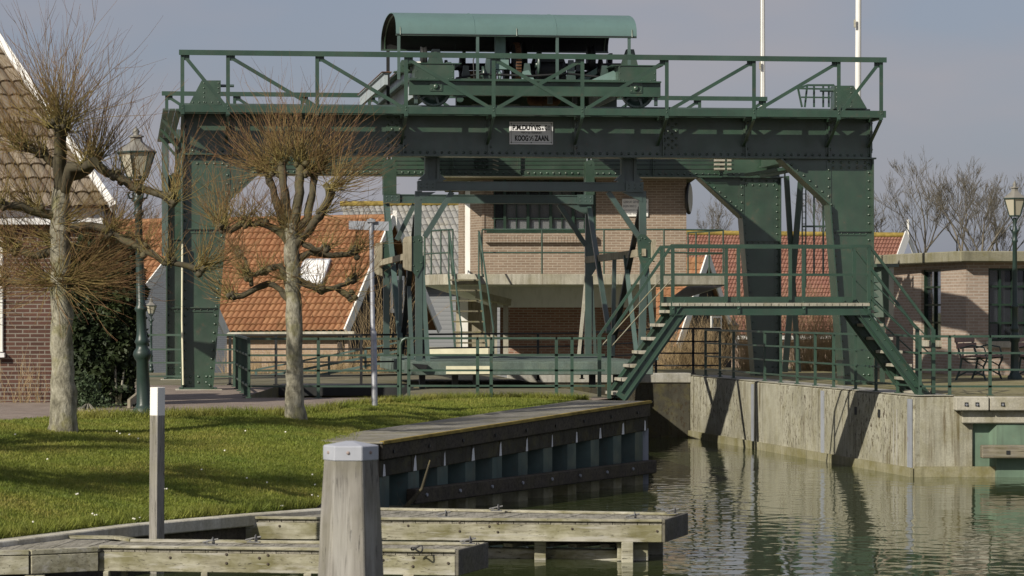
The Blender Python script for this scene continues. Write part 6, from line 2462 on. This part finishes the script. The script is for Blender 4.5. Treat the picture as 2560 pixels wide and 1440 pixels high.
UP = (0, 0, 1)
tr1 = pollard('large pollarded lime tree with a broad spray of shoots by the brick house', 36.3,
    [(158, 1062, .152), (156, 900, .138), (153, 760, .128), (150, 640, .125), (150, 540, .115), (152, 470, .10)],
    {'top': [(152, 480, .095), (148, 400, .085), (150, 340, .075), (148, 305, .08)],
     'top2': [(152, 490, .08), (178, 420, .07), (215, 415, .06), (235, 405, .06)],
     'right': [(180, 440, .07), (235, 412, .062), (290, 440, .055), (335, 465, .048), (385, 482, .042), (432, 503, .045)],
     'low': [(156, 575, .07), (215, 565, .055), (262, 572, .05), (310, 600, .045), (360, 625, .042), (410, 655, .04), (465, 662, .036), (510, 675, .04)],
     'left': [(148, 545, .07), (100, 530, .055), (50, 515, .05), (0, 512, .045), (-60, 500, .05)],
     'lleft': [(146, 690, .06), (100, 690, .045), (60, 705, .04), (20, 702, .045)],
     'mleft': [(148, 620, .06), (90, 640, .045), (35, 620, .05)],
     'back': [(152, 650, .06), (200, 640, .05), (235, 655, .045)],
     'upleft': [(150, 420, .06), (105, 380, .05), (60, 365, .05)]},
    [(148, 300, 120, 1.15, (-.05, 0, 1), .5, .25, 'top'), (130, 315, 60, .9, (-.5, 0, .7), .42, .45, 'top'), (165, 312, 60, 1.0, (.55, 0, .75), .38, .35, 'top'),
     (160, 330, 30, .6, (0, 0, .1), .6, .3, 'top'),
     (235, 405, 95, .95, (.25, 0, 1), .42, .3, 'right'), (215, 415, 40, .8, (-.1, 0, .8), .5, .3, 'top2'),
     (290, 440, 18, .6, (.1, 0, .8), .55, .3, 'right'), (345, 470, 16, .55, (.1, 0, .8), .5, .3, 'right'),
     (430, 500, 60, .85, (.15, 0, .8), .5, .45, 'right'), (270, 580, 45, .75, (.3, 0, .3), .6, .35, 'low'), (360, 625, 22, .5, (.1, 0, .5), .55, .3, 'low'),
     (500, 672, 46, .75, (.45, 0, .35), .5, .4, 'low'), (420, 655, 20, .5, (.1, 0, .5), .6, .3, 'low'),
     (0, 510, 40, .9, (-.1, 0, .6), .6, .4, 'left'), (90, 525, 45, .8, (-.3, 0, .4), .6, .4, 'left'),
     (40, 622, 60, .8, (-.3, 0, .2), .6, .35, 'mleft'), (20, 702, 50, .8, (-.3, 0, .1), .6, .3, 'lleft'), (90, 690, 40, .7, (-.1, 0, .1), .6, .3, 'lleft'),
     (60, 365, 70, .8, (-.4, 0, .5), .5, .4, 'upleft'), (105, 382, 30, .6, (-.2, 0, .3), .6, .3, 'upleft'),
     (140, 700, 70, .85, (.55, -.1, .0), .5, .2, None), (150, 705, 60, .9, (-.6, -.1, .05), .5, .2, None), (165, 700, 70, 1.0, (.9, -.1, .02), .35, .22, None), (215, 640, 55, .8, (.7, 0, .1), .5, .3, 'back'),
     (150, 560, 50, .8, (.6, -.1, .2), .55, .3, None), (145, 610, 50, .8, (-.6, -.1, .2), .55, .3, None), (238, 655, 40, .8, (.5, 0, .15), .55, .3, 'back')],
    depth=.7, seed=11)
tr2 = pollard('pollarded lime tree with four upright limbs in front of the orange roof', 39.8,
    [(738, 1038, .128), (737, 960, .118), (735, 860, .112), (733, 760, .110), (730, 670, .105), (728, 600, .098), (727, 560, .09)],
    {'a': [(724, 600, .07), (697, 530, .055), (683, 470, .05), (664, 425, .05)],
     'b': [(726, 580, .075), (716, 520, .062), (708, 460, .055), (703, 412, .055)],
     'c': [(728, 580, .08), (744, 520, .065), (747, 460, .06), (752, 412, .06)],
     'd': [(730, 600, .075), (768, 545, .055), (780, 480, .05), (785, 432, .05)],
     'e': [(732, 620, .07), (765, 585, .055), (800, 540, .05), (822, 500, .05), (826, 475, .065)],
     'l1': [(722, 605, .06), (690, 572, .05), (650, 556, .048), (610, 560, .042), (575, 575, .042), (556, 570, .045)],
     'l2': [(722, 712, .055), (700, 665, .045), (668, 672, .04), (636, 685, .036), (618, 690, .04)],
     'l3': [(724, 750, .055), (700, 722, .045), (670, 708, .042), (640, 722, .04), (605, 740, .04), (582, 742, .05)],
     'l4': [(628, 715, .03), (622, 680, .026), (612, 650, .022), (598, 630, .03)],
     'r1': [(734, 650, .055), (775, 632, .045), (830, 638, .04), (872, 634, .036), (890, 628, .05)],
     'r2': [(736, 700, .055), (770, 710, .046), (800, 727, .042), (838, 720, .038), (875, 742, .04)],
     'r3': [(838, 720, .032), (862, 712, .03), (882, 702, .04)],
     'r4': [(760, 610, .045), (790, 625, .035), (815, 618, .035)]},
    [(664, 420, 95, .85, (-.75, 0, .6), .55, .5, 'a'), (703, 405, 105, .95, (-.2, 0, 1), .55, .3, 'b'), (750, 405, 105, .95, (.2, 0, 1), .55, .3, 'c'), (787, 425, 95, .9, (.8, 0, .6), .55, .45, 'd'),
     (690, 430, 35, .5, (-.5, 0, .1), .5, .5, 'b'), (760, 432, 35, .5, (.5, 0, .1), .5, .5, 'c'),
     (826, 472, 60, .75, (.6, 0, .35), .45, .4, 'e'), (800, 530, 25, .6, (.6, 0, .2), .5, .3, 'e'),
     (556, 568, 60, .75, (-.1, 0, .9), .45, .35, 'l1'), (612, 558, 35, .6, (-.1, 0, .8), .5, .3, 'l1'), (655, 556, 25, .5, (-.1, 0, .7), .6, .3, 'l1'),
     (618, 688, 32, .5, (-.3, 0, .5), .6, .35, 'l2'), (582, 742, 36, .55, (-.5, 0, .4), .6, .35, 'l3'), (598, 630, 14, .4, (-.2, 0, .6), .6, .3, 'l4'), (660, 675, 12, .4, (0, 0, .6), .6, .3, 'l2'),
     (888, 628, 34, .5, (.3, 0, .6), .55, .35, 'r1'), (880, 702, 26, .5, (.4, 0, .4), .55, .35, 'r3'), (874, 742, 14, .35, (.4, 0, .2), .6, .3, 'r2'), (800, 722, 26, .5, (.1, 0, .7), .6, .3, 'r2'), (815, 617, 18, .45, (.3, 0, .5), .6, .3, 'r4'),
     (725, 570, 40, .6, (-.5, -.1, .4), .6, .3, None), (732, 690, 26, .5, (.5, -.1, .3), .6, .3, None), (722, 700, 30, .55, (-.6, -.1, .3), .6, .3, None), (735, 590, 30, .5, (.5, -.1, .4), .6, .3, None)],
    depth=.5, seed=5)
# two more of the row stand on the bank beyond the left edge of the view and shade the slope
t3 = dup(tr1, V((-7.0, 29.4, .75)), 'pollarded lime tree beyond the left edge of the photo')
t4 = dup(tr2, V((-8.8, 31.2, 1.0)), 'second pollarded lime tree beyond the left edge of the photo')


def bare_tree(label, px, py, Yd, height, seed, lean=0.0, spread=.5, group='bare trees on the skyline', levels=6):
    random.seed(seed)
    base = W(px, py, Yd)
    r = thing('bare_tree', label, 'tree', base, group)
    tm, cm = MB(), MB()

    def grow(p, d, L, rad, lev):
        n = 4
        pts = [V(p)]
        q = V(p); dd_ = V(d)
        for k in range(n):
            dd_ = (dd_ + V((random.gauss(0, .08), random.gauss(0, .08), .03))).normalized()
            q = q + dd_ * L / n
            pts.append(V(q))
        mb = tm if lev <= 1 else cm
        mb.tube(pts, [rad * (1 - .45 * k / n) for k in range(n + 1)], 6 if lev < 2 else 3, False, True, lev > 1)
        if lev >= levels:
            return
        nb_ = random.choice((2, 3, 3, 4)) if lev else 5
        for k in range(nb_):
            f_ = random.uniform(.35, 1.0) if k else 1.0
            i = min(n - 1, int(f_ * n))
            s = pts[i].lerp(pts[i + 1], f_ * n - i)
            a = random.uniform(0, 2 * math.pi)
            side = V((math.cos(a), math.sin(a), 0))
            ang = random.uniform(.3, .8) * spread * 1.9 if k else random.uniform(0, .25)
            nd = (dd_ * math.cos(ang) + side * math.sin(ang) + V((0, 0, .05))).normalized()
            grow(s, nd, L * random.uniform(.5, .82), max(.006, rad * .55 * random.uniform(.8, 1.1)), lev + 1)
    grow(base, V((lean, 0, 1)), height * .33, height * .013, 0)
    tm.build('trunk', M['twig'], r)
    cm.build('crown', M['twig'], r)
    return r


for a in (('bare tree with a leaning crown behind the pavilion roof, left of the others', 2330, 760, 110, 6.0, 3, -.10),
          ('tall bare tree with two main stems rising behind the pavilion roof', 2395, 760, 112, 6.6, 8, -.02),
          ('bare tree behind the pavilion roof, next to the street lamp', 2440, 760, 106, 6.2, 21, .10),
          ('slender bare tree behind the pavilion at the right edge', 2500, 760, 114, 5.8, 33, .05)):
    bare_tree(*a[:6], lean=a[6])
bare_tree('bare tree showing between the control building and the rear gantry leg', 1790, 760, 150, 6.6, 14, 0)
bare_tree('bare tree showing behind the ladder bars of the gantry', 2050, 740, 148, 6.6, 15, .05)
bare_tree('small bare tree just right of the gantry leg above the red roof', 2195, 740, 150, 6.2, 17, .12)
bare_tree('faint bare tree behind the left lamp and the orange roof', 375, 740, 150, 6.0, 19, 0)


def brush(name, label, cat, px0, px1, ybase, ytop, Yd, n, mat, seed, dep=.8, r0=.007, group=None):
    random.seed(seed)
    r = thing(name, label, cat, W((px0 + px1) / 2, ybase, Yd), group)
    m = MB()
    for k in range(int(n * 1.8)):
        px = random.uniform(px0, px1)
        p = W(px, ybase + random.uniform(-4, 4), Yd + random.uniform(-dep, dep))
        hgt_ = (ybase - ytop) / F * Yd * random.triangular(.35, 1.05, .75)
        shoot(m, p, V((random.gauss(0, .26), random.gauss(0, .26), 1)), hgt_, r0 * .62 * random.uniform(.7, 1.3), .1, 6)
    m.build('stems', mat, r)
    return r


brush('dry_shrub', 'tangle of dry brown stems between the rear and front right gantry legs', 'shrub', 1985, 2100, 948, 680, 66, 330, M['brush'], 4)
brush('dry_shrub', 'dry yellowish shrub left of the rear right gantry leg', 'shrub', 1852, 1892, 946, 690, 66, 150, M['brush'], 5)
brush('dry_shrub', 'low dry shrub in front of the little dark gable', 'shrub', 1640, 1800, 944, 770, 68, 300, M['brush'], 6)
brush('dry_shrub', 'sparse young stems before the dark boarded gable', 'shrub', 880, 1010, 940, 600, 70, 45, M['brush'], 7, .6, .008)
brush('dry_shrub', 'reddish twiggy shrub behind the sloping railing', 'shrub', 560, 960, 958, 852, 65.5, 520, M['brush'], 9)
brush('climbing_rose', 'bare climbing stems at the foot of the brick house wall', 'shrub', -20, 110, 1030, 850, 44.6, 22, M['brush'], 10, .1, .008)


def leafy(name, label, cat, blobs, n, size, mat, stem_mat, base, seed):
    """shrub of small leaf quads in an uneven volume; blobs = (px,py,Y,rx,ry,rz)"""
    rng = np.random.default_rng(seed)
    r = thing(name, label, cat, base)
    P = []
    tot = sum(b[3] * b[5] for b in blobs)
    for (px, py, Yd, rx, ry, rz) in blobs:
        c = W(px, py, Yd)
        k = int(n * rx * rz / tot)
        d = rng.normal(size=(k, 3)); d /= np.linalg.norm(d, axis=1)[:, None]
        rad = rng.uniform(.55, 1.0, k) ** .6
        lump = 1 + .22 * np.sin(d[:, 0] * 7 + c.x) * np.sin(d[:, 2] * 9 + c.z)
        P.append(np.array(c) + d * rad[:, None] * lump[:, None] * np.array([rx, ry, rz]))
    P = np.concatenate(P)
    k = len(P)
    a = rng.normal(size=(k, 3)); a[:, 2] *= .7; a /= np.linalg.norm(a, axis=1)[:, None]
    b = np.cross(a, rng.normal(size=(k, 3))); b /= np.linalg.norm(b, axis=1)[:, None]
    s = size * rng.uniform(.5, 1.3, k)[:, None]
    vs = np.stack([P - a * s - b * s * .45, P + a * s * .3 - b * s * .5, P + a * s * 1.2, P - a * s * .1 + b * s * .5], 1).reshape(-1, 3) - np.array(base)
    me = bpy.data.meshes.new('foliage')
    me.vertices.add(4 * k); me.vertices.foreach_set('co', vs.astype(np.float32).ravel())
    me.loops.add(4 * k); me.loops.foreach_set('vertex_index', np.arange(4 * k, dtype=np.int32))
    me.polygons.add(k)
    me.polygons.foreach_set('loop_start', np.arange(0, 4 * k, 4, dtype=np.int32))
    me.polygons.foreach_set('loop_total', np.full(k, 4, dtype=np.int32))
    me.materials.append(mat); me.update(); me.validate()
    o = bpy.data.objects.new('foliage', me); COL.objects.link(o); o.parent = r
    m = MB()
    random.seed(seed)
    for _ in range(9):
        px, py, Yd, rx, ry, rz = random.choice(blobs)
        m.tube([V(base) + V((random.uniform(-.2, .2), 1.6 if len(blobs) > 4 else 0, 0)), W(px, py, Yd) + V((0, .1, -rz * .4))], [.02, .006], 5)
    m.build('stem', M['bark'], r)
    return r


leafy('conifer_hedge', 'tall dark evergreen hedge beside the brick house behind the left pollard tree', 'hedge',
      [(255, 920, 43.6, .50, .45, .75), (265, 780, 43.7, .50, .45, .75), (280, 690, 43.8, .42, .4, .55), (225, 850, 43.6, .36, .4, .9), (310, 840, 43.9, .30, .35, .95), (300, 650, 44.0, .28, .3, .40), (255, 1000, 43.4, .52, .4, .35), (225, 660, 44.2, .34, .3, .42), (205, 760, 43.9, .25, .3, .5), (330, 720, 44.0, .2, .3, .5)],
      75000, .05, M['yew'], None, Gp(262, 1025), 3)
leafy('low_shrub', 'low grey green shrub at the foot of the dark hedge', 'shrub', [(218, 985, 42.6, .20, .2, .30), (240, 1010, 42.5, .22, .2, .15)], 1500, .03, M['shrubleaf'], None, Gp(220, 1026), 6)
leafy('ground_plants', 'small ground plants along the foot of the hedge', 'plants', [(300, 1022, 42.2, .45, .15, .08), (190, 1026, 42.0, .4, .12, .07)], 700, .022, M['shrubleaf'], None, Gp(250, 1028), 8)

# driftwood at the left end of the sheet pile wall
random.seed(3)
dr = thing('driftwood', 'bare branch and twigs caught at the left end of the sheet pile wall', 'branch', sw(.3, .2, -.9))
b0 = sw(.1, .15, -.95)
m = MB(); m.tube([b0, b0 + V((.18, -.05, .22)), b0 + V((.34, -.02, .40)), b0 + V((.44, .02, .75))], [.035, .03, .022, .01], 7); m.build('branch', M['limb'], dr)
m = MB()
for k in range(46):
    shoot(m, b0 + V((random.uniform(-.1, .4), random.uniform(-.1, .1), random.uniform(-.12, .1))), V((random.gauss(.3, .6), random.gauss(-.1, .3), random.gauss(.1, .4))), random.uniform(.2, .5), .005, -.3, 4, False)
m.build('twigs', M['twig'], dr)
